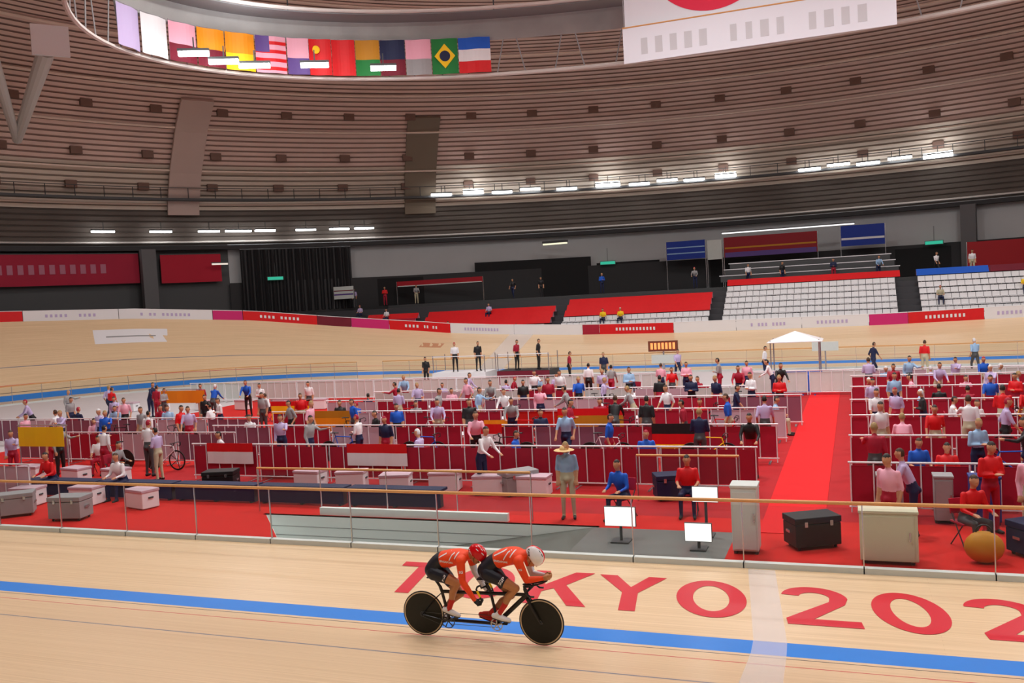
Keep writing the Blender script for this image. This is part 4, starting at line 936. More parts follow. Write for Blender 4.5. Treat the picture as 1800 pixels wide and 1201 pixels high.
def screen(X, Y, w_, h, z, label, rz=0):
    r = empty('monitor', (X, Y, 0), rz); mb = MB(); mb.box((0, .03, z), (w_+.02, .05, h+.02)); mb.build('monitor_case', M['dgrey'], r); mb = MB(); mb.box((0, 0, z), (w_, .012, h)); mb.build('screen', M['screen'], r)
    mb = MB(); mb.cyl((0, .05, 0), (0, .05, z-h/2), .03, n=8); mb.build('stand_pole', M['dgrey'], r); mb = MB(); mb.box((0, .05, .015), (w_*.6, .35, .03)); mb.build('stand_base', M['dgrey'], r); tag(r, label, 'monitor')
screen(-4.55, 17.6, .62, .38, .52, 'lit white monitor at the top of the ramp')
screen(-2.95, 17.3, .5, .34, .34, 'low lit monitor left of the tall grey cabinet')
screen(-2.95, 18.3, .5, .3, .85, 'second lit monitor behind the low one by the grey cabinet')
for i, (X, w_) in enumerate([(.55, .5), (1.55, .35), (2.3, .55)]):
    cabinet(X, 20.1, w_, .4, .95, [M['grey'], M['grey'], mat('cabinet_blue', sr(40, 60, 130), .5)][i], '%s cabinet before the first barrier row right of the aisle' % ['wide grey', 'narrow grey', 'dark blue'][i])
mb = MB(); mb.ell((0, 0, .28), (.32, .22, .28)); r = empty('kit_bag', (1.95, 17.3, 0)); mb.build('bag_body', M['mustard'], r, smooth=True); mb = MB(); mb.ring((0, 0, .55), (0, 1, 0), .12, .015, n=16, k=5); mb.build('strap', M['black'], r); tag(r, 'mustard yellow kit bag behind the near balustrade at right', 'bag')
# tan rails around the ramp
def rail(x0, x1, Y, label):
    r = empty('ramp_rail', ((x0+x1)/2, Y, 0)); W = x1-x0; mb = MB(); mb.cyl((-W/2, 0, 1.1), (W/2, 0, 1.1), .03, n=8); mb.build('handrail', M['tan'], r)
    n = int(W/1.5)
    for i in range(n+1): mb = MB(); mb.cyl((-W/2+W*i/n, 0, 0), (-W/2+W*i/n, 0, 1.1), .018, n=6); mb.build('post', M['steel'], r)
    for i in range(n): mb = MB(); mb.box((-W/2+W*(i+.5)/n, 0, .58), (W/n-.05, .012, .9)); mb.build('glass_panel', M['glass'], r)
    tag(r, label, 'railing')
rail(-14.2, -6.9, 18.95, 'glass railing with tan handrail behind the sunken ramp')
rail(-5.0, -2.6, 21.2, 'short railing with tan handrail behind the officials by the ramp')
# lap displays on the far side
r = empty('lap_display', (-10.7, 53.6, 0)); mb = MB(); mb.box((0, 0, 1.65), (1.75, .2, .62)); mb.build('display_case', mat('led_case', sr(120, 60, 40)), r)
mb = MB()
for q in range(7): mb.box((-.66+q*.22, -.11, 1.66), (.14, .02, .38)); 
mb.build('led_digits', M['led'], r); mb = MB(); mb.box((0, 0, .88), (1.4, .25, .5)); mb.build('counter_box', M['offwhite'], r); mb = MB(); mb.box((0, .0, .32), (.12, .12, .64)); mb.cyl((0, .05, 1.1), (0, .05, 1.4), .05); mb.build('stand_pole', M['steel'], r)
tag(r, 'orange lit lap display on a stand inside the far straight', 'display')
r = empty('lap_board', (-1.6, 53.4, 0)); mb = MB(); mb.box((0, 0, 1.35), (1.4, .12, .5)); mb.build('board', M['offwhite'], r); mb = MB(); mb.cyl((0, .03, 0), (0, .03, 1.15), .04); mb.build('stand_pole', M['steel'], r); tag(r, 'pale lap board on a stand right of the orange display', 'board')
# camera podium with canopy cloth at centre, blue tent at right
def podium(X, Y, W, label, m1, m2, canopy=None):
    r = empty('podium', (X, Y, 0)); mb = MB(); mb.box((0, 0, .4), (W, 1.8, .8)); mb.build('deck', m1, r); mb = MB(); mb.box((0, -.92, .4), (W, .03, .78)); mb.build('skirt', m2, r)
    for sx in (-1, 1):
        for sy in (-1, 1): mb = MB(); mb.cyl((sx*(W/2-.05), sy*.85, 0), (sx*(W/2-.05), sy*.85, 2.4 if canopy else 1.8), .03, n=6); mb.build('post', M['steel'], r)
    if canopy: 
        mb = MB(); mb.add([(-W/2-.1, -1, 2.3), (W/2+.1, -1, 2.3), (W/2+.1, 1, 2.3), (-W/2-.1, 1, 2.3), (0, 0, 2.75)], [(0, 1, 4), (1, 2, 4), (2, 3, 4), (3, 0, 4)]); mb.build('canopy', canopy, r, solid=.03)
    else: mb = MB(); mb.cyl((-W/2, -.85, 1.75), (W/2, -.85, 1.75), .025, n=6); mb.build('rail', M['white'], r)
    tag(r, label, 'podium')
podium(-21.8, 49.5, 3.4, 'white camera podium before the far straight, left of centre', M['white'], M['white'])
podium(-17.9, 49.8, 3.2, 'black camera podium with a dark red skirt before the far straight', M['black'], M['maroon'])
podium(-2.6, 43.8, 2.2, 'blue-skirted podium with a white canopy near the far end of the aisle', M['blue'], M['blue'], M['white'])
for i, (X, Y, c) in enumerate([(-24.2, 49.2, 'black'), (-22.3, 49.3, 'white'), (-20.9, 49.5, 'black'), (-18.5, 49.6, 'crimson'), (-17.2, 49.7, 'black'), (-15.4, 49.8, 'crimson')]):
    person('stand', (X, Y, .8 if i in (1, 2, 3, 4) else 0), .4*i, 'by the camera podiums, %s from the left' % ordn(i+1), 'people at the camera podiums', (c, M[c]), M['black'])
for i, X in enumerate([-13, -9, -4.5, .8, 3.2, 5.5]): person('walk' if i % 2 else 'stand', (X, 48.5+.3*i, 0), .7*i, 'behind the far white barriers, %s from the left' % ordn(i+1), 'people near the far straight')
#PART4
# ------------------------------------------------------------------ tandem bicycle (x forward, y to the riders' left, z up)
BIKE = (-4.94, 11.305, .342); BS = .950
tb = empty('tandem_bicycle', BIKE); tb.scale = (BS,)*3
tag(tb, 'black tandem track bicycle with two solid disc wheels ridden along the blue band', 'bicycle')
RW = .335
def wheel(x):
    mb = MB(); mb.ring((x, 0, RW), (0, 1, 0), RW-.011, .011, .011, n=72, k=8); w_ = mb.build('tyre', M['black'], tb, smooth=True)
    mb = MB(); mb.ring((x, 0, RW), (0, 1, 0), RW-.026, .0125, .0122, n=72, k=8); mb.build('sidewall', M['tyre'], w_, smooth=True)
    mb = MB(); R = RW-.036
    vs = []; n = 64
    for sy, rr in ((-.013, R), (-.016, R*.6), (-.026, .03)):
        for j in range(n): vs.append((x+rr*math.cos(2*PI*j/n), sy, RW+rr*math.sin(2*PI*j/n)))
    for sy, rr in ((.026, .03), (.016, R*.6), (.013, R)):
        for j in range(n): vs.append((x+rr*math.cos(2*PI*j/n), sy, RW+rr*math.sin(2*PI*j/n)))
    fs = [(i*n+j, i*n+(j+1) % n, (i+1)*n+(j+1) % n, (i+1)*n+j) for i in range(5) for j in range(n)]+[tuple(5*n+j for j in range(n))]
    fs = [f for f in fs if len(f) == 4]+[tuple(5*n+j for j in range(n))[::-1]]
    fs.pop(); fs += [(5*n+j, 5*n+(j+1) % n, (j+1) % n, j) for j in range(n)]
    mb.add(vs, fs); mb.build('disc_wheel', M['disc'], tb, smooth=True)
    mb = MB(); mb.cyl((x, -.055, RW), (x, .055, RW), .012, n=12); mb.cyl((x, -.03, RW), (x, .03, RW), .024, n=16); mb.build('hub', M['dgrey'], tb)
FH_, RH_ = (.915, 0, RW), (-.93, 0, RW)
wheel(FH_[0]); wheel(RH_[0])
ft = lambda mb, a, b, w_, d_, n=14: mb.loft([a, b], w_, d_, lat=(0, 1, 0), n=n)
BBr, BBf = (-.515, 0, .262), (.25, 0, .268)
mb = MB()
jR, jF = (-.612, 0, .68), (.165, 0, .70)
ft(mb, jR, BBr, .016, .024); ft(mb, jF, BBf, .016, .022); ft(mb, (-.62, 0, .682), (.70, 0, .715), .018, .026)
ft(mb, (.70, 0, .70), (.25, 0, .285), .02, .034); ft(mb, (-.50, 0, .262), (.25, 0, .262), .022, .024)
ft(mb, (.688, 0, .80), (.735, 0, .665), .022, .028); ft(mb, jR, (-.64, 0, .76), .016, .026); ft(mb, jF, (.14, 0, .78), .016, .024)
for sy in (-1, 1):
    mb.loft([(jR[0], sy*.012, .665), (jR[0]-.1, sy*.045, .58), (RH_[0], sy*.055, RW)], .007, .012, n=8); mb.loft([(BBr[0], sy*.03, .262), (BBr[0]-.14, sy*.05, .285), (RH_[0], sy*.055, RW)], .009, .013, n=8)
for b in (BBr, BBf): mb.cyl((b[0], -.04, b[2]), (b[0], .04, b[2]), .026, n=16)
mb.build('frame', M['carbon'], tb, smooth=True)
mb = MB(); mb.ell((.735, 0, .655), (.035, .05, .035))
for sy in (-1, 1): mb.loft([(.735, sy*.035, .66), (.80, sy*.05, .54), (.87, sy*.055, .42), (FH_[0], sy*.055, RW)], [.011, .010, .009, .009], [.024, .022, .017, .013], lat=(0, 1, 0), n=10)
mb.build('fork', M['carbon'], tb, smooth=True)
def saddle(x, z, xs_, zs):
    mb = MB(); mb.loft([(x-.15, 0, z-.005), (x-.12, 0, z+.01), (x-.04, 0, z+.008), (x+.05, 0, z), (x+.125, 0, z-.012)], [.045, .072, .055, .026, .014], [.012, .022, .022, .018, .010], lat=(0, 1, 0), n=16)
    s = mb.build('saddle', M['black'], tb, smooth=True); mb = MB()
    for sy in (-1, 1): mb.cyl((x-.09, sy*.022, z-.035), (x+.07, sy*.022, z-.035), .0035, n=6)
    mb.build('saddle_rail', M['steel'], s); mb = MB(); ft(mb, (xs_, 0, zs), (x-.03, 0, z-.03), .014, .022); mb.build('seatpost', M['carbon'], tb, smooth=True)
saddle(-.68, .885, -.635, .75); saddle(.12, .905, .142, .77)
# pilot cockpit
mb = MB(); mb.cyl((.69, 0, .79), (.685, 0, .845), .022, n=14); ft(mb, (.685, 0, .83), (.79, 0, .835), .02, .018); mb.build('stem', M['carbon'], tb, smooth=True)
mb = MB(); mb.loft([(.79, -.20, .825), (.80, -.08, .835), (.80, .08, .835), (.79, .20, .825)], .014, .022, n=10)
for sy in (-1, 1): mb.loft([(.79, sy*.2, .825), (.80, sy*.205, .79), (.84, sy*.205, .762), (.90, sy*.205, .762)], .014, n=10)
mb.build('base_bar', M['carbon'], tb, smooth=True)
for sy in (-1, 1):
    mb = MB(); mb.loft([(.76, sy*.07, .865), (.88, sy*.06, .885), (.98, sy*.045, .915), (1.05, sy*.04, .955)], .012, n=10); mb.cyl((.79, sy*.07, .835), (.79, sy*.07, .88), .014, n=8); mb.build('aero_extension', M['carbon'], tb, smooth=True)
    mb = MB(); mb.ell((.765, sy*.10, .90), (.07, .045, .016)); mb.build('arm_pad', M['black'], tb, smooth=True)
# stoker drop bar fixed to the pilot's seatpost
mb = MB(); mb.cyl((.15, 0, .74), (.09, 0, .80), .015, n=10); mb.loft([(.09, -.2, .875), (.085, -.15, .82), (.085, 0, .80), (.085, .15, .82), (.09, .2, .875)], .013, n=10); mb.build('stoker_stem', M['carbon'], tb, smooth=True)
for sy in (-1, 1):
    P = [(.09, sy*.20, .875), (.05, sy*.215, .855), (.035, sy*.22, .82), (.06, sy*.22, .77), (.09, sy*.22, .71), (.108, sy*.22, .65), (.095, sy*.22, .605), (.04, sy*.22, .59)]
    mb = MB(); mb.loft(P, .0135, n=10); b_ = mb.build('drop_bar', M['black'], tb, smooth=True)
    mb = MB(); mb.loft([(.045, sy*.22, .80), (.068, sy*.22, .752), (.09, sy*.22, .71)], .0165, n=10); mb.build('grip_tape', M['yellow'], b_, smooth=True)
# cranks, rings, pedals
def crank(bb, ang_, ringr, col, inner):
    dx, dz = math.cos(ang_)*.168, math.sin(ang_)*.168
    mb = MB(); sy = -.052; mb.ring((bb[0], sy, bb[2]), (0, 1, 0), ringr, .006, .003, n=48, k=6)
    for q in range(5): a = ang_+2*PI*q/5; mb.box((bb[0]+math.cos(a)*ringr/2, sy, bb[2]+math.sin(a)*ringr/2), (ringr, .004, .016), ry=-a)
    n = 44
    for q in range(n): a = 2*PI*q/n; mb.box((bb[0]+math.cos(a)*(ringr+.008), sy, bb[2]+math.sin(a)*(ringr+.008)), (.008, .003, .006), ry=-a)
    mb.build('chainring', M[col], tb)
    for s, yy in ((1, -.075), (-1, .075)):
        e = (bb[0]+s*dx, yy, bb[2]+s*dz); mb = MB(); mb.loft([(bb[0], yy, bb[2]), e], [.012, .009], [.015, .011], lat=(0, 1, 0), n=10); c_ = mb.build('crank_arm', M['steel' if col == 'steel' else 'dgrey'], tb, smooth=True)
        mb = MB(); y2 = yy+(-.045 if yy < 0 else .045); mb.box((e[0], y2, e[2]), (.07, .06, .016)); mb.cyl((e[0], yy, e[2]), (e[0], y2, e[2]), .006, n=8); mb.build('pedal', M['black'], c_)
    return dx, dz
CR = math.radians(14)
crank(BBr, CR+.22, .098, 'dgrey', 0); crank(BBf, CR+.05, .085, 'steel', 0)
mb = MB()
for a, b, r1, r2 in ((BBr, (RH_[0], 0, RW), .1, .035),):
    mb.loft([(a[0], -.052, a[2]+r1), (b[0], -.045, b[2]+r2)], .004, .002, n=6); mb.loft([(a[0], -.052, a[2]-r1), (b[0], -.045, b[2]-r2)], .004, .002, n=6)
mb.ring((RH_[0], -.045, RW), (0, 1, 0), .034, .005, .003, n=24, k=6)
mb.build('chain', M['dgrey'], tb)
mb = MB()
for s in (-1, 1): mb.cyl((BBr[0], .06, BBr[2]+s*.085), (BBf[0], .06, BBf[2]+s*.085), .004, n=6)
mb.build('timing_chain', M['dgrey'], tb)

# ------------------------------------------------------------------ the two riders
jersey = mat('orange_red_jersey', sr(242, 74, 28), .55, noise=.06, nscale=20, spec=.3); sleeve_w = mat('white_sleeve', sr(222, 222, 226), .6)
shorts = mat('black_shorts', sr(24, 26, 38), .5, noise=.15, nscale=15); sock = mat('red_sock', sr(205, 48, 40), .7); glove = M['black']
hred = mat('helmet_red', sr(214, 14, 26), .22); hwhite = mat('helmet_white', sr(240, 240, 244), .22)
sv = lambda a, b: ((a-847.5)*.001617, .86+(485-b)*.001562+(a-430)*.0000958)     # side-view drawing units to metres
def hand(B, wr, fwd, palm, thumb, curl, sgn):
    # wr wrist, fwd direction of knuckles, palm = direction the palm faces, thumb side direction
    f = Vector(fwd).normalized(); pn = Vector(palm).normalized(); th = Vector(thumb).normalized(); w_ = Vector(wr)
    B.limb(w_, w_+f*.05+th*.012, .026, .028, 'hand', n=10); B.limb(w_+f*.03-th*.022, w_+f*.078-th*.024, .019, .018, 'hand', n=8); B.limb(w_+f*.03+th*.016, w_+f*.082+th*.02, .020, .018, 'hand', n=8)
    for q, ln in enumerate((.068, .078, .073, .056)):
        k0 = w_+f*(.082-.004*abs(q-1.2))+th*(.033-.022*q); a1 = curl*.55; a2 = curl*1.15; a3 = curl*1.7
        d1 = f*math.cos(a1)+pn*math.sin(a1); d2 = f*math.cos(a2)+pn*math.sin(a2); d3 = f*math.cos(a3)+pn*math.sin(a3)
        p1 = k0+d1*ln*.48; p2 = p1+d2*ln*.32; p3 = p2+d3*ln*.26
        B.chain([k0, p1, p2, p3], [.0105, .0092, .0085, .0078], 'hand', n=8)
    t0 = w_+f*.028+th*.03; t1 = t0+(f*.5+th*.55+pn*.45).normalized()*.034; t2 = t1+(f*.75+pn*.6+th*.05).normalized()*.028
    B.chain([w_+f*.018+th*.014, t0, t1, t2], [.016, .013, .011, .0095], 'hand', n=8)
def rider(name, D, label):
    root = empty('person', BIKE); root.scale = (BS,)*3
    B = Body()
    tf = lambda a, b, cut: (lambda t, c: a if t < cut else b)
    T = D['torso']; B.torso(*T, ['shorts', lambda t, c: 'shorts' if (c[0]-T[0][1][0])*.86+(c[2]-T[0][1][2])*.2 < -.012 else 'jersey', 'jersey', 'jersey', 'jersey'][:len(T[0])-1])
    B.bones = [(a, b, r, fn) for (a, b, r, fn) in B.bones]
    # shoulders and buttocks
    for sy in (-1, 1):
        B.ell((T[0][0][0]-.02, sy*.075, T[0][0][2]-.02), (.115, .085, .115), 'shorts')
    hc = Vector(D['head']); f = Vector(D['face']).normalized(); l = Vector((0, 1, 0)); up = l.cross(f)*-1
    up = f.cross(l)*1.0
    if up.x*D['up'][0]+up.z*D['up'][2] < 0: up = -up
    Mh = Matrix((f, l, up)).transposed()
    H = lambda a, b, c: hc+f*a+l*b+up*c
    nb = Vector(T[0][-1]); B.limb(nb, H(-.045, 0, -.06), .064, .056, 'skin')
    B.ell(hc, (.098, .076, .105), 'skin', Mh); B.ell(H(.025, 0, -.055), (.07, .062, .07), 'skin', Mh); B.ell(H(.062, 0, -.105), (.032, .035, .028), 'skin', Mh)
    for sy in (-1, 1): B.limb(H(.0, sy*.05, -.085), H(.055, sy*.022, -.108), .024, .022, 'skin', n=8); B.ell(H(.055, sy*.04, -.03), (.035, .025, .025), 'skin', Mh); B.ell(H(-.01, sy*.078, -.025), (.02, .009, .032), 'skin', Mh)
    B.limb(H(.095, 0, .0), H(.118, 0, -.038), .010, .014, 'skin', n=8); B.ell(H(.112, 0, -.046), (.014, .018, .010), 'skin', Mh)
    B.ell(H(.09, 0, -.073), (.012, .026, .007), 'skin', Mh); B.ell(H(.088, 0, -.087), (.012, .022, .007), 'skin', Mh); B.ell(H(.085, 0, .018), (.018, .055, .012), 'skin', Mh)
    for side, sy in (('R', -1), ('L', 1)):
        A = D['arm'+side]; s_, e, wr = [Vector(p) for p in A[:3]]; lab = 'sleeve' if side == 'L' else 'jersey'
        B.limb(s_-Vector((.0, sy*.05, -.005)), s_, .07, .068, 'jersey')
        m1 = s_.lerp(e, .45); B.chain([s_, m1, e], [.064, .056, .043], ['jersey', 'jersey' if side == 'R' else 'sleeve'])
        m2 = e.lerp(wr, .35); B.chain([e, m2, wr], [.044, .043, .028], [lab, lab])
        hand(B, wr, *A[3:], sy)
        L = D['leg'+side]; hp, kn, an, heel, toe = [Vector(p) for p in L]
        # thigh
        mid = hp.lerp(kn, .4)+Vector((.0, 0, .012)); cut = D['cut']
        th = lambda t, c: 'shorts'
        tt = lambda a0, a1: (lambda t, c: 'shorts' if a0+(a1-a0)*t < cut else 'skin')
        B.limb(hp, mid, .108, .094, 'shorts'); B.limb(mid, kn, .092, .060, tt(.4, 1.0)); B.ell(kn+Vector((.012, 0, .0)), (.056, .054, .058), 'skin')
        back = (kn-hp).normalized(); cm = kn.lerp(an, .34)+Vector((-.022, 0, -.0)); 
        c3 = kn.lerp(an, .68)
        B.chain([kn+Vector((0, 0, -.01)), cm, c3, an], [.053, .056, .041, .033], ['skin', lambda t, c: 'skin' if t < .75 else 'sock', 'sock'])
        # foot in a shoe
        ft_ = (toe-heel).normalized(); B.chain([heel, heel.lerp(toe, .55), toe], [.034, .038, .026], 'shoe', n=12); B.limb(an, heel+ft_*.05+Vector((0, 0, .02)), .034, .038, 'shoe'); B.limb(heel.lerp(toe, .25)+Vector((0, 0, .02)), heel.lerp(toe, .7), .034, .030, 'shoe', n=10)
    me, reg = B.make('body', .0068, 5)
    set_regions(me, reg, ['skin'], [M['skin2']])
    body = bpy.data.objects.new('body', me); C.objects.link(body); body.parent = root
    je = garment(me, reg, {'jersey'}, .0035, 'jersey', jersey, root); garment(me, reg, {'sleeve'}, .0035, 'arm_sleeve', sleeve_w, root)
    sh = garment(me, reg, {'shorts'}, .0045, 'shorts', shorts, root); 
    # socks and shoes split by side
    cen = [p.center.y for p in me.polygons]
    for sgn in (-1, 1):
        garment(me, [r if c*sgn > 0 else 0 for r, c in zip(reg, cen)], {'sock'}, .003, 'sock', sock, root)
        sh_ = garment(me, [r if c*sgn > 0 else 0 for r, c in zip(reg, cen)], {'shoe'}, .004, 'shoe', M['white'] if sgn < 0 or not D.get('redshoe') else sock, root)
        L = D['legR' if sgn < 0 else 'legL']; mb = MB(); hl, to = Vector(L[3]), Vector(L[4]); d = to-hl
        mb.loft([hl-Vector((.02, 0, .036)), hl+d*.5-Vector((0, 0, .04)), to-Vector((-.01, 0, .03))], [.03, .038, .03], [.006]*3, lat=(0, 1, 0), n=12); mb.build('sole', M['black'], sh_)
        if D['gloves']: garment(me, [r if c*sgn > 0 else 0 for r, c in zip(reg, cen)], {'hand'}, .0025, 'glove', glove, root)
    for sy in (-1, 1):
        mb = MB(); mb.ell(H(.088, sy*.032, -.012), (.013, .015, .010), Mh); e_ = mb.build('eye', M['white'], root, smooth=True); mb = MB(); mb.ell(H(.099, sy*.032, -.013), (.004, .006, .006), Mh); mb.build('iris', M['hair'], e_)
    mb = MB(); mb.ell(H(.101, 0, -.080), (.006, .022, .009), Mh); mb.build('lips', mat('lips', sr(170, 90, 85)), root, smooth=True)
    # helmet: shell cut below the rim
    hx, hy_, hz, tail = D['helm']; off = D['hoff']
    hcn = H(*off); mb = MB(); n, k = 96, 30; vs = []; idx = {}
    for i in range(k+1):
        t = PI*i/k*.62
        for j in range(n):
            a = 2*PI*j/n; x = math.sin(t)*math.cos(a); y = math.sin(t)*math.sin(a); z = math.cos(t)
            rx_ = hx*(1+tail*max(0, -x)); vs.append(hcn+f*(x*rx_)+l*(y*hy_)+up*(z*hz-(.018*max(0, -x) if i > k*.7 else 0)))
    fs = [(i*n+j, (i+1)*n+j, (i+1)*n+(j+1) % n, i*n+(j+1) % n) for i in range(k) for j in range(n)]
    mi = []
    for (i, j) in ((i, j) for i in range(k) for j in range(n)):
        a = 2*PI*(j+.5)/n; y = math.sin(PI*(i+.5)/k*.62)*math.sin(a); mi.append(1 if (D['stripe'] and abs(y) < .24) else 0)
    mb.v = [tuple(v) for v in vs]; mb.f = fs; mb.m = mi
    he = mb.build('helmet', [D['hmat'], hred], root, smooth=True, solid=.012)
    for (a_, b_) in D['vents']:
        for sy in (-1, 1):
            x, y, z = math.sin(b_)*math.cos(a_), sy*math.sin(b_)*math.sin(a_), math.cos(b_)
            p0 = hcn+f*(x*hx*1.0)+l*(y*hy_)+up*(z*hz); nrm = (f*(x/hx)+l*(y/hy_)+up*(z/hz)).normalized(); tx = (f-nrm*f.dot(nrm)).normalized(); ty = nrm.cross(tx)
            mb = MB(); mb.ell(p0+nrm*.004, (.028, .007, .005), Matrix((tx, ty, nrm)).transposed(), n=10, k=6); mb.build('helmet_vent', M['white'] if D['ventw'] else M['black'], he)
    # chin strap
    mb = MB(); mb.loft([H(.0, -.08, .0), H(.02, -.078, -.06), H(.055, -.035, -.128), H(.06, 0, -.136), H(.055, .035, -.128), H(.02, .078, -.06), H(.0, .08, .0)], .0035, n=6); mb.build('chin_strap', M['black'], he)
    # printed marks laid on the cloth from the riders' right side
    def bvh(obs):
        vs = []; fs = []
        for o in obs:
            n0 = len(vs); vs += [v.co.copy() for v in o.data.vertices]; fs += [tuple(n0+i for i in p.vertices) for p in o.data.polygons]
        return BVHTree.FromPolygons(vs, fs)
    tj, tsx, th_ = bvh([je]), bvh([sh]), bvh([he])
    def lay(me2, tree, m, nm, par, lift=.003):
        bm = bmesh.new(); bm.from_mesh(me2); bmesh.ops.triangulate(bm, faces=bm.faces)
        for _ in range(4):
            lg = [e for e in bm.edges if e.calc_length() > .012]
            if lg: bmesh.ops.subdivide_edges(bm, edges=lg, cuts=1)
        dead = []
        for v in bm.verts:
            h = tree.ray_cast(Vector((v.co.x, -1, v.co.z)), Vector((0, 1, 0)))
            if h[0] is None: dead.append(v)
            else: v.co.y = h[0].y-lift
        bmesh.ops.delete(bm, geom=dead, context='VERTS')
        bad = [fc for fc in bm.faces if max(v.co.y for v in fc.verts)-min(v.co.y for v in fc.verts) > .045]
        bmesh.ops.delete(bm, geom=bad, context='FACES')
        bm.to_mesh(me2); bm.free(); me2.materials.clear(); me2.materials.append(m); o = bpy.data.objects.new(nm, me2); C.objects.link(o); o.parent = par
    def flat_text(s, size, cx, cz, rot, sx=1):
        me2 = text_mesh(s, size, size*.03, sx)
        for v in me2.vertices: x, y = v.co.x, v.co.y; v.co = (cx+x*math.cos(rot)-y*math.sin(rot), 0, cz+x*math.sin(rot)+y*math.cos(rot))
        return me2
    for s, size, a_, b_, rot, tr, m in D['text']:
        cx, cz = sv(a_, b_); tree, par = {'j': (tj, je), 's': (tsx, sh), 'h': (th_, he)}[tr]
        lay(flat_text(s, size, cx, cz, rot), tree, m, 'lettering', par, .010 if tr == 'h' else .003)
    for wd, pts in D['lines']:
        wd *= 1.5
        P = [Vector((sv(q[0]+28, q[1]-22)[0], 0, sv(q[0]+28, q[1]-22)[1])) for q in pts]; Q = []
        for a, b in zip(P[:-1], P[1:]): Q += [a.lerp(b, i/8) for i in range(8)]
        Q.append(P[-1]); L_, R__ = [], []
        for i, q in enumerate(Q):
            t = (Q[min(i+1, len(Q)-1)]-Q[max(i-1, 0)]).normalized(); nn = Vector((-t.z, 0, t.x)); L_.append(q+nn*wd/2); R__.append(q-nn*wd/2)
        mb = MB(); mb.strip(L_, R__); o = mb.build('tmp', M['white']); me2 = o.data.copy(); bpy.data.objects.remove(o); lay(me2, tj, M['white'], 'jersey_stripe', je, .0025)
    for tr, pts in D['poly']:
        mb = MB(); mb.add([Vector((sv(q[0]+36, q[1]-26)[0], 0, sv(q[0]+36, q[1]-26)[1])) for q in pts], [tuple(range(len(pts)))]); o = mb.build('tmp', M['white']); me2 = o.data.copy(); bpy.data.objects.remove(o)
        lay(me2, {'j': tj, 's': tsx}[tr], M['white'], 'white_patch', {'j': je, 's': sh}[tr], .002)
    tag(root, label, 'person', 'tandem riders'); return root
pr_x = .168
ped = lambda bb, a, s: (bb[0]+s*math.cos(a)*.168, bb[2]+s*math.sin(a)*.168)
pf = ped(BBf, CR+.05, 1); pb = ped(BBf, CR+.05, -1)
V_ = 14
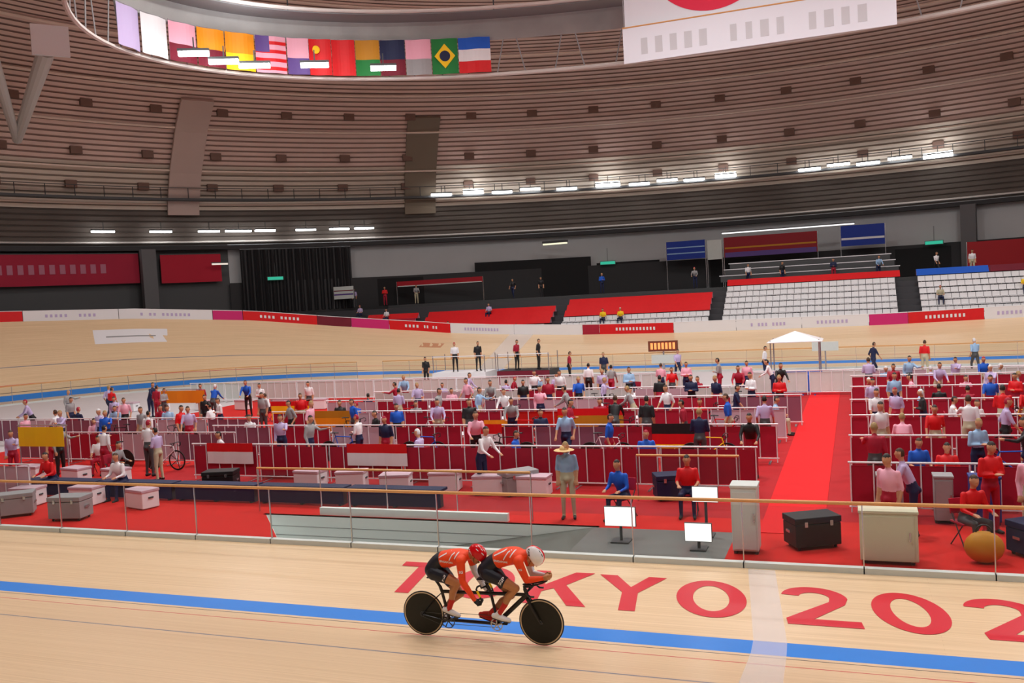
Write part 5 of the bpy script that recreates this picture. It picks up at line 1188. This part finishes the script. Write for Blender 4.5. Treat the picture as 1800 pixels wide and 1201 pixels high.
rider('pilot', dict(
    torso=([(.150, 0, 1.075), (.27, 0, 1.175), (.42, 0, 1.245), (.56, 0, 1.275), (.66, 0, 1.275), (.735, 0, 1.285)], [.165, .150, .160, .180, .165, .065], [.135, .118, .125, .118, .082, .056]),
    head=(.862, 0, 1.262), face=(.50, 0, -.866), up=(.866, 0, .5), gloves=False, cut=.66,
    armR=((.675, -.175, 1.245), (.765, -.115, .965), (.985, -.055, .985), (1, .06, .22), (0, .9, -.35), (.1, .15, 1), 1.1),
    armL=((.675, .175, 1.245), (.765, .135, .98), (.985, .055, .995), (1, -.06, .22), (0, -.9, -.35), (.1, -.15, 1), 1.1),
    legR=((.175, -.095, 1.02), (.585, -.11, .835), (.335, -.115, .47), (pf[0]-.17, -.115, pf[1]+.105), (pf[0]+.065, -.118, pf[1]+.052)),
    legL=((.175, .095, 1.02), (.43, .10, .66), (.085, .112, .36), (pb[0]-.15, .115, pb[1]+.12), (pb[0]+.07, .118, pb[1]+.05)), redshoe=True,
    helm=(.128, .088, .128, .28), hoff=(.0, 0, .018), hmat=hwhite, stripe=True, vents=[(1.2, .5), (2.2, .55)], ventw=False,
    text=[('SINGAPORE', .041, 1098, 294, -.06, 'j', M['white']), ('SGP', .066, 1102, 472, .95, 's', M['white']), ('SG', .044, 1290, 362, .1, 'j', M['white']), ('KASK', .044, 1345, 232, -PI/2+.12, 'h', M['black'])],
    lines=[(.010, [(965, 285), (1100, 225), (1140, 192)]), (.010, [(1100, 300), (1140, 235), (1195, 200)]), (.010, [(1165, 275), (1192, 230), (1215, 200)])],
    poly=[('j', [(978, 262), (1068, 296), (990, 298)])]), 'person in white and red helmet crouched over the front bars of the tandem bicycle')
rider('stoker', dict(
    torso=([(-.690, 0, 1.035), (-.60, 0, 1.145), (-.45, 0, 1.185), (-.31, 0, 1.215), (-.22, 0, 1.225), (-.155, 0, 1.235)], [.165, .148, .158, .178, .165, .065], [.135, .118, .122, .110, .080, .056]),
    head=(-.015, 0, 1.268), face=(.74, 0, -.67), up=(.67, 0, .74), gloves=True, cut=.62,
    armR=((-.205, -.18, 1.205), (-.165, -.235, .925), (.0, -.222, .668), (.82, .0, -.57), (.45, .3, .75), (.4, .75, .3), 1.5),
    armL=((-.205, .18, 1.205), (-.175, .235, .93), (.0, .222, .675), (.82, .0, -.57), (.45, -.3, .75), (.4, -.75, .3), 1.5),
    legR=((-.675, -.095, .985), (-.315, -.105, .855), (-.46, -.115, .46), (ped(BBr, CR+.22, 1)[0]-.165, -.115, ped(BBr, CR+.22, 1)[1]+.12), (ped(BBr, CR+.22, 1)[0]+.06, -.118, ped(BBr, CR+.22, 1)[1]+.05)),
    legL=((-.675, .095, .985), (-.37, .105, .63), (-.68, .112, .35), (ped(BBr, CR+.22, -1)[0]-.15, .115, ped(BBr, CR+.22, -1)[1]+.12), (ped(BBr, CR+.22, -1)[0]+.07, .118, ped(BBr, CR+.22, -1)[1]+.05)),
    helm=(.135, .088, .118, .05), hoff=(.0, 0, .018), hmat=hred, stripe=False, vents=[(.5, .45), (1.3, .55), (2.2, .5), (.9, .95), (1.8, 1.0)], ventw=True,
    text=[('SINGAPORE', .041, 574, 294, -.06, 'j', M['white']), ('SG', .05, 742, 372, 0, 'j', M['white']), ('KASK', .04, 790, 222, -PI/3, 'h', M['white'])],
    lines=[(.010, [(450, 285), (570, 228), (620, 200)]), (.010, [(580, 300), (605, 250), (655, 210)]), (.010, [(635, 285), (655, 240), (680, 212)])],
    poly=[('j', [(450, 262), (528, 292), (462, 296)]), ('s', [(515, 435), (530, 448), (508, 500), (495, 490)])]), 'person in glossy red helmet crouched on the rear saddle of the tandem bicycle')
